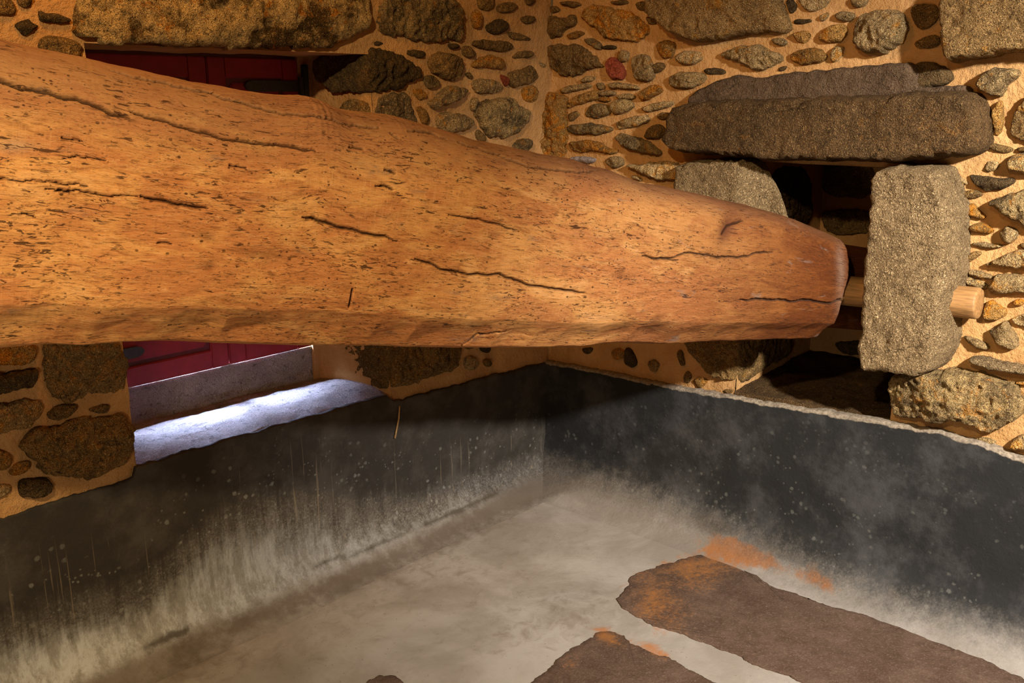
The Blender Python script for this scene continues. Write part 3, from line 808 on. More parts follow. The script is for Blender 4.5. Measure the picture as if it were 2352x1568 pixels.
# straw stuck to the plaster
def tube(path, rad, n=10, cap=True):
    P = np.asarray(path, float); V = []
    rad = np.broadcast_to(rad, (len(P),))
    for i, p in enumerate(P):
        d = P[min(i+1, len(P)-1)]-P[max(i-1, 0)]; d /= np.linalg.norm(d)
        a = np.cross(d, (0, 0, 1) if abs(d[2]) < .9 else (1, 0, 0)); a /= np.linalg.norm(a); b = np.cross(d, a)
        for k in range(n):
            th = 2*math.pi*k/n
            V.append(p+rad[i]*(a*math.cos(th)+b*math.sin(th)))
    F_ = [tuple(f) for f in grid_faces(len(P), n, True)]
    F_.append(tuple(range(n-1, -1, -1))); F_.append(tuple((len(P)-1)*n+k for k in range(n)))
    return V, F_
p0, p1 = LEFT.hit(918, 932, .02), LEFT.hit(907, 1006, .026)
Vt, Ft = tube([p0, p0*.6+p1*.4+np.array([.004, -.002, 0]), p1], [.0022, .0035, .0042], 8)
me = mesh_from(np.array(Vt)-p0, Ft, 'plant_stem')
st = link('plant_stem', me, M['straw']); st.location = p0
st['label'] = 'thin dry tan stem hanging on the dark plaster below the window sill'; st['category'] = 'stem'

# ------------------------------------------------------------------ stones of the left wall
_JT = Vector((BR(1.5)-XR(1.5), D_WIN, 0))
JAMB = Plane((XR(1.2), 0, 1.2), tuple(_JT), (XR(1.8)-XR(1.2), 0, 0.6))
LS = [  # crop, outline, tone, proud of the wall (m)
 ('A', '185,-60 1000,-60 1060,380 880,430 640,440 420,400 160,390 150,300', 'm', .018, 'blocky speckled grey stone beside the window lintel'),
 ('A', '100,450 140,440 185,465 150,485 105,480', 'k', .006), ('A', '415,530 520,525 625,550 620,590 560,610 470,580 430,575', 'k', .010),
 ('A', '890,475 940,460 995,480 980,510 920,520', 'k', .008), ('A', '1050,500 1100,490 1165,560 1150,600 1080,605 1050,560', 'd', .010),
 ('A', '720,600 790,560 870,555 970,600 1045,680 1040,760 990,810 900,835 820,810 745,770 700,690', 'd', .028),
 ('A', '640,830 690,790 770,840 770,900 700,935 655,900', 'm', .014), ('A', '1160,460 1240,425 1400,430 1540,450 1550,500 1480,545 1300,525 1180,500', 'd', .012),
 ('A', '1150,690 1240,600 1340,595 1460,620 1470,710 1430,740 1330,710 1200,715', 'o', .014), ('A', '1520,340 1600,350 1740,400 1740,430 1600,430 1540,390', 'd', .01),
 ('A', '1290,290 1340,230 1430,200 1500,250 1500,330 1400,360 1310,340', 'k', .012), ('A', '1640,190 1720,155 1800,185 1780,240 1690,250', 'd', .01),
 ('A', '1150,140 1190,110 1230,160 1220,270 1180,300 1150,230', 'o', .012), ('A', '1180,-40 1340,-40 1360,40 1330,100 1270,110 1210,70', 'd', .012),
 ('A', '1390,60 1480,30 1590,40 1600,90 1500,140 1410,120', 'd', .012), ('A', '1560,600 1640,550 1740,530 1780,570 1740,610 1620,620', 'd', .012),
 ('A', '1520,770 1690,735 1740,700 1810,760 1835,830 1780,880 1650,890 1600,920 1550,900', 'd', .02), ('A', '1430,785 1480,810 1525,840 1490,920 1450,860', 'r', .010),
 ('A', '1140,880 1200,825 1300,830 1400,860 1450,920 1400,980 1220,990 1170,950', 'g', .02), ('A', '695,1070 780,1020 900,905 980,930 1080,930 1080,1000 960,1080 820,1110 760,1150 700,1120', 'g', .03),
 ('A', '500,960 580,930 650,1000 630,1030 570,1055', 'o', .01), ('A', '540,1150 600,1130 650,1190 680,1260 660,1320 600,1300 570,1210', 'o', .018),
 ('A', '150,1010 450,990 500,1180 540,1400 300,1400 150,1300 120,1160', 'b', .012, 'flat grey cut block at the window corner above the beam'),
 ('A', '760,1260 830,1200 1000,1210 1100,1230 1135,1300 1060,1390 900,1400 800,1370', 'g', .028), ('A', '1140,1040 1190,1040 1190,1110 1150,1180 1130,1120', 'g', .012),
 ('A', '1230,1080 1320,1050 1480,1030 1600,1080 1720,1150 1725,1250 1700,1330 1610,1370 1560,1440 1350,1470 1290,1400 1220,1290 1210,1220', 'm', .03),
 ('A', '1670,950 1740,910 1830,940 1800,1060 1720,1080 1680,1030', 'o', .01), ('A', '1170,1420 1200,1370 1260,1430 1270,1500 1190,1480', 'd', .012),
 ('A', '1580,1530 1660,1480 1750,1470 1760,1560 1700,1620 1590,1600', 'm', .02), ('A', '1080,790 1110,770 1135,820 1110,830', 'd', .006),
 ('A', '1840,660 1890,670 1910,700 1870,720', 'g', .006), ('A', '1690,-40 1800,-40 1790,40 1720,45', 'd', .01),
 ('M', '395,345 400,290 520,310 620,360 700,410 690,470 600,520 440,540 396,548', 'k', .02),
 ('N', '785,90 1190,90 1195,210 1150,260 1060,290 920,340 820,370 790,360', 'd', .02), ('N', '1230,190 1270,175 1320,220 1270,265 1230,240', 'g', .012),
 ('N', '1340,210 1370,195 1390,225 1360,245', 'd', .008), ('N', '1310,110 1380,120 1370,160 1330,150', 'k', .008), ('N', '1220,90 1290,90 1280,130 1230,140', 'd', .008),
 ('G', '390,-40 1000,-40 1038,380 900,430 700,460 560,500 440,470 370,400 360,200', 't', .018, 'square brown granite block left of the shutters under the beam'),
 ('G', '-300,40 290,40 300,160 200,200 -300,220', 'o', .018), ('G', '-300,330 -50,290 140,280 260,245 300,300 290,390 150,410 -50,470 -300,520', 'k', .035),
 ('G', '-300,590 -50,540 200,490 330,500 345,600 260,690 100,760 -50,790 -300,860', 't', .022),
 ('G', '400,610 490,540 640,530 590,620 500,660 420,650', 'd', .01), ('G', '720,575 900,520 880,600 800,600', 'd', .01),
 ('G', '195,880 280,760 500,710 800,650 1055,640 1078,800 1082,900 1045,1000 940,1050 800,1120 600,1130 400,1110 300,1010 230,930', 'd', .032, 'large dark rough stone at the lower left window corner'),
 ('G', '150,1240 190,1150 380,1140 430,1200 390,1280 310,1300 240,1290 180,1300', 'k', .022), ('G', '80,1090 130,1030 230,1000 250,1050 180,1100 110,1110', 'o', .008),
 ('G', '-200,900 50,910 100,980 60,1060 -200,1090', 'o', .01), ('G', '-200,1200 70,1180 90,1230 40,1290 -200,1340', 'g', .012),
 ('I', '420,640 600,550 750,520 830,620 990,660 880,740 700,880 600,860 500,740', 'k', .01), ('I', '1040,250 1200,340 1400,340 1600,390 1800,470 1740,560 1300,560 1080,540 1050,420', 'k', .01),
 ('I', '-600,0 -100,-200 200,-100 400,200 400,330 150,360 -600,480', 'd', .014), ('I', '450,-200 830,-200 800,120 650,180 500,130', 'd', .012), ('I', '1000,1120 1300,900 1700,1000 2050,1050 2090,1600 1500,1700', 'd', .014),
]
for e in LS:
    stone(LEFT, pts(e[0], e[1]), e[2], e[3]*1.25+.006, wl, rough=1.5, label=e[4] if len(e) > 4 else None)
stone(LEFT, pts('J', '482,-160 480,150 488,215 700,268 1000,270 1300,284 1700,284 2000,278 2180,210 2240,120 2200,-160'), 'w', .07, wl, 'lintel_stone',
      'long rugged stone lintel over the shuttered window', bev=.035, rough=1.5)
for key, s, tone, dp in [('M', '60,350 180,310 380,292 385,545 230,555 130,540 60,470 45,410', 'k', .015), ('M', '200,640 270,600 385,620 385,800 200,800', 't', .01),
                         ('N', '490,60 762,60 770,368 700,372 560,320 480,200', 'd', .02), ('N', '330,60 425,60 430,170 380,185 340,170', 'l', .01), ('N', '330,220 400,225 440,232 420,265 360,262', 'k', .008)]:
    stone(JAMB, pts(key, s), tone, dp, wl)

# ------------------------------------------------------------------ stones of the right wall
RS = [
 ('M', '1395,150 1450,95 1550,110 1600,80 1610,140 1540,180 1530,225 1420,225 1390,190', 'd', .03), ('M', '1412,560 1540,560 1552,640 1548,960 1392,950 1397,760', 'o', .05),
 ('B', '45,390 110,375 280,390 370,430 470,540 495,580 440,560 330,600 200,660 110,630 50,560', 'd', .03), ('B', '310,110 400,60 600,70 750,110 850,200 870,280 800,340 640,340 520,320 460,250 360,200', 'o', .03),
 ('B', '190,300 270,265 340,285 290,320 220,335', 'o', .01), ('B', '330,340 420,330 490,400 470,430 410,400', 'm', .014), ('B', '490,400 560,385 605,400 600,420 510,420', 'k', .01),
 ('B', '620,490 660,420 720,460 700,520 650,530', 'g', .016), ('B', '520,540 570,495 620,510 690,620 670,665 570,670 535,610', 'r', .022, 'small red stone in the rubble above the beam'),
 ('B', '750,490 850,460 910,540 930,650 880,700 790,680 760,600', 'g', .028), ('B', '910,570 980,530 1030,570 960,630', 'd', .014),
 ('B', '950,400 1040,340 1120,370 1090,480 1020,500', 'o', .014), ('B', '1110,480 1220,440 1350,450 1330,540 1200,560', 'g', .02),
 ('C', '100,500 160,460 310,460 330,500 240,560 160,560 105,540', 'g', .03), ('C', '320,450 370,430 450,440 450,470 350,475', 'k', .016),
 ('C', '420,340 560,290 680,295 780,340 800,380 740,430 620,430 540,380 440,365', 'g', .04), ('C', '870,370 920,310 1040,310 1095,350 1040,400 930,410', 'o', .026),
 ('C', '890,210 960,195 1000,220 970,270 910,260', 'o', .018), ('C', '1050,230 1120,160 1210,160 1200,250 1130,270 1060,260', 'o', .026),
 ('C', '1120,370 1150,300 1200,300 1190,350 1150,390', 'g', .018), ('C', '1265,190 1300,120 1400,65 1540,60 1590,140 1570,240 1500,320 1330,340 1280,270', 'g', .06),
 ('C', '1640,50 1700,20 1790,40 1800,120 1720,190 1660,150', 'd', .016), ('C', '1650,270 1780,220 1820,260 1780,300 1680,305', 'd', .016),
 ('C', '840,10 880,-10 915,50 870,90', 'k', .012), ('C', '920,-20 1110,-20 1080,40 1000,70 950,50', 'g', .02), ('C', '1150,100 1200,75 1270,90 1240,130 1180,130', 'g', .018),
 ('C', '900,125 990,120 1000,140 900,155', 'k', .01), ('C', '1060,100 1110,80 1100,120 1065,135', 'g', .012), ('C', '1250,-10 1360,-20 1330,40 1270,45', 'g', .014),
 ('C', '750,250 810,240 850,270 820,290 770,275', 'g', .014), ('C', '800,430 840,420 830,445 800,450', 'k', .008),
 ('B', '130,770 200,730 360,720 380,745 270,780 160,800', 'g', .02), ('B', '310,690 370,650 430,660 400,690 340,705', 'g', .012), ('B', '440,720 490,710 510,760 460,770', 'g', .01),
 ('B', '550,710 650,710 780,740 780,770 650,760 560,755', 'g', .016), ('B', '450,790 540,775 600,790 590,815 480,820', 'g', .012), ('B', '460,850 510,825 555,850 540,870 470,865', 'o', .01),
 ('B', '610,820 700,800 765,820 760,845 640,845', 'g', .012), ('B', '575,890 620,850 700,855 760,900 730,930 660,970 590,975 570,930', 'm', .026),
 ('B', '805,800 880,750 960,730 1000,790 930,820 860,860 820,830', 'o', .024), ('B', '180,900 260,830 380,780 450,790 440,850 340,890 220,920', 'o', .024),
 ('B', '350,970 400,900 500,890 560,940 530,990 430,1010 370,1000', 'm', .022), ('B', '200,990 260,950 310,980 280,1010 220,1040', 'd', .014),
 ('B', '180,1110 250,1070 400,1060 560,1090 560,1130 420,1150 260,1145', 'm', .026), ('B', '215,1220 330,1200 470,1210 520,1260 610,1280 600,1320 480,1300 330,1295 230,1280', 'o', .026),
 ('B', '190,1360 330,1340 440,1360 400,1400 280,1390', 'p', .016), ('B', '520,1380 580,1340 660,1360 660,1410 600,1440 540,1410', 'g', .02),
 ('B', '620,1050 720,1010 840,980 890,1010 850,1060 740,1095 640,1100', 'g', .024), ('B', '820,930 920,890 1040,860 1100,880 1040,930 900,960', 'g', .02), ('B', '960,1000 1020,960 1090,990 1020,1030', 'd', .012),
 ('B', '850,1170 900,1090 990,1070 1030,1130 990,1190 900,1180', 'd', .022), ('B', '600,1190 660,1150 780,1180 900,1220 990,1330 900,1320 800,1300 720,1270 640,1220', 'm', .034),
 ('B', '710,1410 800,1410 1000,1380 1160,1420 1140,1540 960,1540 850,1480 730,1440', 'g', .034), ('B', '740,1510 800,1510 830,1550 780,1540', 'g', .01),
 ('B', '130,20 250,10 310,45 250,60 160,40', 'd', .012), ('B', '30,60 90,50 120,90 60,110', 'd', .01), ('B', '60,250 120,230 170,270 110,300', 'd', .01),
 ('B', '780,20 860,10 900,60 860,100 800,80', 'd', .012), ('B', '560,10 690,0 720,30 620,40', 'd', .012), ('B', '870,150 930,150 960,200 900,210', 'd', .01),
 ('D', '295,240 330,160 430,110 570,130 590,160 510,240 470,310 400,300 330,295', 'm', .05), ('D', '400,420 470,350 480,400 470,560 430,600 410,520', 'o', .02),
 ('D', '530,560 570,430 640,330 800,330 800,650 600,640', 't', .03), ('D', '365,660 420,655 520,680 545,710 480,725 400,700', 'd', .016), ('D', '500,800 540,740 640,720 800,740 800,890 600,860 520,840', 'm', .04),
 ('D', '590,690 640,680 760,690 700,712 600,712', 'd', .014), ('D', '350,830 380,780 440,790 440,840 370,860', 'g', .016), ('D', '240,880 330,890 420,910 540,905 550,940 470,980 370,990 290,950', 'k', .03),
 ('D', '130,900 160,885 220,930 215,950 140,920', 'g', .01), ('D', '185,1005 270,990 330,1025 280,1050 200,1045', 'd', .014), ('D', '230,1100 270,1095 300,1140 350,1180 310,1195 220,1165', 'o', .018),
 ('D', '235,1270 290,1230 350,1245 400,1295 330,1300 250,1290', 'o', .02), ('D', '455,1310 500,1260 570,1280 580,1330 530,1380 470,1350', 'g', .03), ('D', '260,1380 330,1370 420,1390 490,1390 420,1410 320,1405', 'g', .014),
 ('D', '210,1490 260,1440 320,1450 270,1490 220,1515', 'd', .016), ('D', '370,1080 450,1060 640,990 800,980 800,1310 620,1250 500,1180 400,1110', 'm', .05),
 ('E', '350,80 430,60 520,0 640,-20 800,-20 800,110 560,110 430,90', 'g', .04), ('D', '600,1390 640,1370 760,1390 660,1420', 'd', .014),
 ('E', '235,130 280,125 380,160 400,190 330,180 250,165', 'g', .016), ('E', '430,160 520,150 640,180 800,190 800,300 560,290 420,300 380,260 420,210', 'g', .034), ('E', '215,180 290,190 370,240 340,260 230,230', 'g', .012),
 ('E', '350,370 400,350 440,390 500,410 500,450 420,490 340,480', 'o', .018), ('E', '375,570 440,540 490,500 530,560 580,670 540,700 480,680 410,620', 'g', .045, 'wedge-shaped grey stone below the peg'),
 ('E', '200,600 270,620 360,660 370,690 300,690 220,640', 'g', .02), ('E', '245,770 280,750 420,780 640,820 800,850 800,910 640,890 500,860 430,850 300,810', 'b', .05),
 ('E', '530,1380 580,1330 640,1310 800,1300 800,1420 620,1415 550,1410', 'g', .034), ('E', '285,1345 350,1330 430,1360 380,1380 310,1370', 'g', .014), ('E', '540,370 590,335 640,360 600,385', 'o', .012),
 ('E', '540,480 600,450 640,440 800,450 800,540 610,530', 'g', .02), ('E', '20,1350 110,1335 220,1370 200,1390 90,1375', 'g', .012), ('E', '570,935 640,925 760,935 640,958', 'o', .012),
 ('F', '340,70 430,65 410,110 370,115', 'k', .008), ('F', '580,110 640,70 690,90 690,150 610,170', 'o', .012), ('F', '690,110 710,60 750,110 785,190 750,230 690,190', 'k', .016),
 ('F', '880,190 930,160 975,200 950,265 900,250', 'd', .01), ('F', '1120,100 1160,90 1180,210 1140,200', 'd', .01), ('F', '1190,-20 1240,-20 1598,-20 1598,330 1560,320 1420,300 1300,200 1230,140', 'd', .03),
 ('F', '1180,290 1210,255 1240,290 1220,350 1180,340', 'd', .01), ('F', '1260,340 1300,305 1360,330 1350,360 1310,395 1270,370', 'o', .014), ('F', '1490,430 1530,400 1590,410 1570,440', 'd', .01),
]
for e in RS:
    stone(RGT, pts(e[0], e[1]), e[2], e[3]*1.2+.006, wr, rough=1.5, label=e[4] if len(e) > 4 else None)
stone(RGT, pts('C', '-30,100 -60,-160 740,-160 830,130 830,205 700,200 450,238 250,270 150,230 60,160'), 't', .10, wr, 'stone', 'large jutting granite block above the beam end', bev=.02)
stone(RGT, pts('C', '1840,-160 2700,-160 2700,300 2400,320 2200,340 2000,372 1848,408'), 't', .16, wr, 'stone', 'large squared granite block jutting out above the right end of the lintel', bev=.02, rough=.7)
stone(RGT, pts('K', '1185,1180 1220,1130 1400,1110 1600,1130 1760,1190 1850,1270 1830,1340 1740,1400 1650,1415 1560,1370 1380,1360 1250,1340 1200,1330 1185,1250'), 'm', .10, wr, 'stone', 'large mottled rusty stone beneath the upright granite post', bev=.03, rough=1.3)

def scatter(plane, u0, u1, z0, z1, parent):
    z = z0
    while z < z1:
        h = random.uniform(0.07, 0.15); u = u0
        while u < u1:
            w = random.uniform(0.1, 0.3)
            cu, cz = u+w/2, z+h/2
            out = []
            for k in range(8):
                a = 2*math.pi*k/8
                r = random.uniform(0.62, 0.88)
                q = plane.at(cu+0.5*w*r*math.cos(a), cz+0.5*h*r*math.sin(a))
                px, py, _ = project(q[None]); out.append((px[0], py[0]))
            stone(plane, out, random.choice('ggoddm'), random.uniform(.015, .04), parent, rough=1.4)
            u += w+0.02
        z += h+0.015
_ur = max(RGT.uv(RGT.hit(2352, y))[0] for y in (300, 1000)); _ul = max(LEFT.uv(LEFT.hit(0, y))[0] for y in (300, 1000))
scatter(RGT, _ur+.16, _ur+.8, .78, 2.3, wr)
scatter(LEFT, _ul+.12, _ul+.75, .75, 2.2, wl)

# niche lintel: lower front face upright, upper part leaning back into the wall
LZ = RGT.hit(1900, 225, .12)[2]
lp = pts('X', '1537,320 1543,280 1556,248 1590,232 1750,228 1900,222 2050,215 2200,205 2238,214 2255,245 2267,300 2262,352 2150,366 2000,374 1850,371 1700,362 1580,352 1545,345')
stone(RGT, lp, 'l', .16, wr, 'lintel_stone', 'long brown granite lintel spanning the niche', bev=.018, rough=.8, facets=0)
stone(RGT, pts('X', '1575,262 1582,215 1640,188 1695,172 1760,178 1800,168 1900,160 2000,150 2095,143 2110,165 2105,200 2200,196 2230,200 2235,262'), 'u', .055, wr, 'backing_stone', 'dark sooty stone set back above the niche lintel', bev=.02, rough=.7)
stone(RGT, pts('X', '2100,150 2135,140 2175,158 2188,180 2165,196 2120,202 2100,190'), 'k', .03, wr)
# left upright: front facet then a facet turned into the niche
up = pts('X', '1556,480 1556,400 1562,374 1610,366 1700,364 1728,366 1750,400 1772,450 1786,490 1800,560 1815,700 1690,700 1556,640')
_ue = RGT.uv(RGT.hit(1690, 430, .1))[0]
stone(RGT, up, 'b', .10, wr, 'upright_stone', 'short granite jamb stone left of the niche behind the beam', bev=.015, rough=.7,
      chamfer=lambda u, v: 0.10-max(0.0, u-_ue)*1.0, facets=0)
# right upright post
rp = pts('X', '2022,396 2032,384 2080,380 2150,380 2178,396 2190,430 2204,480 2208,560 2200,660 2186,740 2184,800 2150,852 2105,858 2050,850 2000,844 1988,826 1994,740 1999,660 2006,560 2012,470')
_re = RGT.uv(RGT.hit(2158, 560, .22))[0]
stone(RGT, rp, 'b', .22, wr, 'granite_post', 'tall pale granite post right of the niche, pierced by the peg', bev=.022, rough=.8, sink=.05,
      chamfer=lambda u, v: 0.22-max(0.0, u-_re)*1.1, facets=0)
# niche interior stones
NJ = Plane((0, nic_yl, nic_z), (nb, nby-nic_yl, 0), (0, 0, 1))
NB = Plane((nb, 0, 0), (0, -1, 0), (0, 0, 1))
stone(NJ, pts('F', '1625,-60 2060,-100 2060,130 1900,195 1760,290 1660,350 1628,330'), 'd', .015, wr)
stone(NJ, pts('H', '170,60 430,60 430,420 260,400'), 'l', .012, wr)
for s, tone in [('450,40 800,30 800,250 500,240', 'd'), ('480,330 600,310 800,330 800,460 520,470', 'd'), ('480,560 640,540 800,560 800,720 500,700', 'l'), ('560,1110 800,1100 760,1190 600,1180', 'k'), ('450,800 760,790 760,1020 470,1000', 'd')]:
    stone(NB, pts('H', s), tone, .02, wr)
# sill slab of the niche
slab_mesh([(-.016, nic_yl+.0, nic_z+.022), (-.016, nic_yr-.06, nic_z+.016)], np.array([(nb+.016, nby-nic_yl, 0.02), (nb+.016, -.05, 0.02)]), 0.06, 60, 40, 0.012, 'sill_stone', M['l'], wr, 'brown flat stone forming the floor of the niche', 11, .012)

# ------------------------------------------------------------------ the press beam
TOP = np.array([(-900, -110), (-300, 20), (0, 86), (60, 101), (190, 126), (300, 155), (440, 190), (560, 212), (640, 220), (700, 220), (738, 232), (776, 249), (841, 262), (891, 268), (968, 287), (1044, 304), (1105, 323),
                (1159, 333), (1236, 354), (1297, 361), (1350, 377), (1389, 384), (1412, 394), (1465, 415), (1542, 431), (1609, 447), (1710, 467), (1754, 482), (1826, 507), (1898, 532), (1945, 553), (2200, 640)], float)
BOT = np.array([(-900, 830), (-300, 805), (0, 797), (60, 795), (100, 789), (180, 796), (290, 790), (420, 785), (560, 790), (720, 790), (900, 795), (1050, 798), (1240, 801), (1330, 799), (1420, 787), (1500, 787), (1560, 787),
                (1700, 783), (1800, 777), (1850, 775), (1900, 772), (1945, 770), (2200, 770)], float)
# axis: end in the mouth of the niche, other end nearer the camera
Dd = ray(1935, 660)
e_end = CAM+Dd*((-0.16-CAM[0])/Dd[0])
Dl = ray(0, 440); tl = 1.95/(Dl@fw); e_l = CAM+Dl*tl
_s = np.cross(e_end-e_l, (0, 0, 1)); _s /= np.linalg.norm(_s); _s *= np.sign(_s@(CAM-e_l))
e_end = e_end-_s*0.20; e_l = e_l-_s*0.20      # the traced points lie on the near face
ax = e_end-e_l; LEN = np.linalg.norm(ax)
print('beam end', e_end, 'left', e_l, LEN)
EXT = 0.55                                            # runs on past the left edge of the picture
NS = 1400; NT_ = 480
S = np.linspace(-EXT/LEN, 1.0, NS)
C0 = e_l[None]+ax[None]*S[:, None]
axh = ax/LEN
side = np.cross(axh, (0, 0, 1)); side /= np.linalg.norm(side)
if side@(CAM-C0[NS//2]) < 0: side = -side
upv = np.cross(side, axh); upv = upv if upv[2] > 0 else -upv
A = np.interp(S, [0, .5, 1], [0.27, 0.25, 0.21])
Bh = np.full(NS, 0.28)
dz = np.zeros(NS)
# angles: denser on the room side (theta = 0 looks at the camera)
NEX = 3.6
_th = np.linspace(-math.pi, math.pi, 40001)
_x = 0.24*np.sign(np.cos(_th))*np.abs(np.cos(_th))**(2/NEX); _y = 0.27*np.sign(np.sin(_th))*np.abs(np.sin(_th))**(2/NEX)
_a = np.concatenate([[0], np.cumsum(np.hypot(np.diff(_x), np.diff(_y)))])
_a0, _a1 = np.interp([-math.radians(115), math.radians(115)], _th, _a)
NFR = 430
fr = np.interp(np.linspace(_a0, _a1, NFR), _a, _th)
_rest = np.linspace(_a1, _a[-1]+_a0, NT_-NFR+2)[1:-1]
bk = np.interp(np.where(_rest > _a[-1], _rest-_a[-1], _rest), _a, _th)
TH = np.concatenate([fr, bk])
ct, stn = np.cos(TH), np.sin(TH)
cs = np.sign(ct)*np.abs(ct)**(2/NEX); ss = np.sign(stn)*np.abs(stn)**(2/NEX)
_ex = np.maximum(0, cs-ss-1.57)*(ss < 0)             # hewn facet along the lower arris
cs = cs-_ex*0.5; ss = ss+_ex*0.5
for it in range(14):
    for tgt, sgn in ((TOP, 1), (BOT, -1)):
        P = (C0+upv*dz[:, None])[:, None, :]+side*(A[:, None, None]*cs[None, :, None])+upv*(Bh[:, None, None]*ss[None, :, None])
        px, py, pz = project(P.reshape(-1, 3)); px = px.reshape(NS, -1); py = py.reshape(NS, -1); pz = pz.reshape(NS, -1)
        want = np.interp(px, tgt[:, 0], tgt[:, 1])
        d = (want-py)*sgn                             # wanted minus actual, + = too far out
        i = np.argmax(d, 1) if True else 0
        ii = np.arange(NS)
        err = d[ii, i]*pz[ii, i]/F                    # metres, >0 means sticks out
        err = np.convolve(np.pad(err, 4, 'edge'), np.ones(9)/9, 'valid')
        Bh -= err*0.5*0.9
        dz -= sgn*err*0.5*0.9
Cc = C0+upv*dz[:, None]
print('beam half height', Bh[::100])
P = Cc[:, None, :]+side*(A[:, None, None]*cs[None, :, None])+upv*(Bh[:, None, None]*ss[None, :, None])
# chamfered shoulder, then the slimmer tongue that enters the niche
s_m = S*LEN
P2 = []
tongue = [(0.0, 0.02, .02), (0.012, 0.06, .03), (0.02, 0.085, .035), (0.03, 0.095, .035)]+[(0.03+0.03*k, 0.1, .035) for k in range(1, 13)]
for off, ins, insb in tongue:
    c = Cc[-1]+axh*(0.012+off)
    q = c+side*((A[-1]*cs)[:, None]-np.where(cs > 0, np.abs(cs), 0.2)[:, None]*ins)+upv*((Bh[-1]*ss*(1-insb/Bh[-1]))[:, None])
    P2.append(q)
P = np.concatenate([P, np.array(P2)[:4]], 0)
TONGUE = np.array(P2)[3:]
s_all = np.concatenate([s_m, s_m[-1]+0.012+np.array([t[0] for t in tongue[:4]])])
NSA = len(P)
nrm = side[None]*(np.sign(ct)*np.abs(ct)**(2-2/NEX))[:, None]+upv[None]*(np.sign(stn)*np.abs(stn)**(2-2/NEX))[:, None]
nrm /= np.linalg.norm(nrm, axis=1)[:, None]
PX, PY, PZ = project(P.reshape(-1, 3)); PX = PX.reshape(NSA, -1); PY = PY.reshape(NSA, -1)
facing = (nrm@(-(FWD))) > -0.2
CR = [('J', '-200,440 0,480 100,510 260,545 400,580 540,625 680,680 780,700', 7.0), ('J', '780,660 860,690 1000,730 1100,765 1260,805 1400,835 1520,855 1700,870 1900,905', 5.0),
      ('J', '270,1135 450,1150 620,1180 700,1170 840,1175', 3.0), ('J', '840,1175 940,1200 1050,1225 1250,1255', 6.0), ('J', '1820,1300 1950,1330 2080,1370 2200,1400 2352,1430', 5.5), ('M', '0,1310 120,1335 240,1370 350,1395 460,1415 560,1440', 4.5),
      ('J', '-200,1065 0,1075 200,1085 380,1100 520,1125', 2.6), ('X', '955,595 1010,615 1080,630 1150,632 1220,655 1280,664 1340,672', 4.5), ('X', '1700,688 1780,690 1860,692 1900,698 1925,692 1950,690', 4.5),
      ('J', '660,405 800,450 900,470 1050,510 1250,560 1400,610 1550,650 1700,685 1860,690 2000,710 2100,745 2280,760', 2.8), ('M', '620,780 720,795 850,830', 3.0), ('M', '920,850 1080,905 1200,950 1350,1000 1500,1025 1640,1035 1760,1020', 3.2),
      ('K', '0,545 90,552 170,522 250,530 330,540 430,545 500,530 600,520', 3.0), ('J', '350,1130 420,1145', 2.5), ('J', '370,820 480,855', 3.0), ('J', '370,940 480,950 650,970', 2.5), ('J', '1380,985 1480,1010', 2.5),
      ('J', '2100,880 2180,890', 2.5), ('J', '2290,1110 2352,1125', 3.0), ('M', '430,1110 530,1130', 3.0), ('M', '480,1020 540,1030', 3.0), ('M', '860,1285 960,1300 1080,1325 1200,1360 1290,1390', 2.2), ('M', '2030,1530 2120,1550 2250,1560', 4.0),
      ('J', '950,1460 1030,1465', 2.2), ('J', '130,1270 210,1310', 3.0), ('M', '520,790 560,820', 3.5), ('X', '1664,535 1676,515 1694,508 1708,502', 3.4), ('X', '803,705 810,665', 2.5), ('X', '1060,795 1095,775 1180,765', 2.5)]
crack = np.zeros(PX.shape)
WOB = np.array([[0.0]])
_wx = np.arange(-900, 2700, 2.0)
_wy = np.array([5.0*noise.fractal(Vector((x*0.03, 0.3, 0)), 0.9, 2.1, 4) for x in _wx])
WOB = np.interp(PX, _wx, _wy)
for key, s, w in CR:
    line = pts(key, s); w = max(w, 3.3)
    d = seg_dist(PX, PY+WOB, line)
    taper = np.interp(PX, [line[0][0], line[0][0]+25, line[-1][0]-25, line[-1][0]], [.45, 1, 1, .45]) if abs(line[-1][0]-line[0][0]) > 80 else 1.0
    crack = np.maximum(crack, np.clip(1.3-d/(w*0.72*taper), 0, 1))
crack *= facing[None, :]
knot = 1.25*np.maximum.reduce([1.0*blob(PX, PY, 1672, 525, 16, 40, 20), 0.8*blob(PX, PY, 1690, 508, 22, 9, -25), 0.5*blob(PX, PY, 1500, 765, 30, 14, -30), 0.5*blob(PX, PY, 1510, 735, 18, 8, -30), 0.35*blob(PX, PY, 1660, 590, 60, 16, 5),
                          0.45*blob(PX, PY, 1430, 635, 25, 8, 10), 0.4*blob(PX, PY, 480, 610, 18, 12, 0), 0.45*blob(PX, PY, 480, 545, 20, 9, 20), 0.4*blob(PX, PY, 600, 585, 60, 12, 5)])*facing[None, :]
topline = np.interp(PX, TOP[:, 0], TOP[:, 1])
dust_shade = np.clip(1.1-(PY-topline)/np.interp(PX, [0, 700, 1300, 1500, 1945], [250, 170, 90, 50, 22]), 0, 1)*facing[None, :]  # dust plus painted dimming of the upper face, fading downward
weather = np.maximum.reduce([blob(PX, PY, 30, 335, 45, 16, 0), 0.5*blob(PX, PY, 1930, 620, 10, 70, 0), 0.4*blob(PX, PY, 1935, 700, 14, 50, 0)])*facing[None, :]
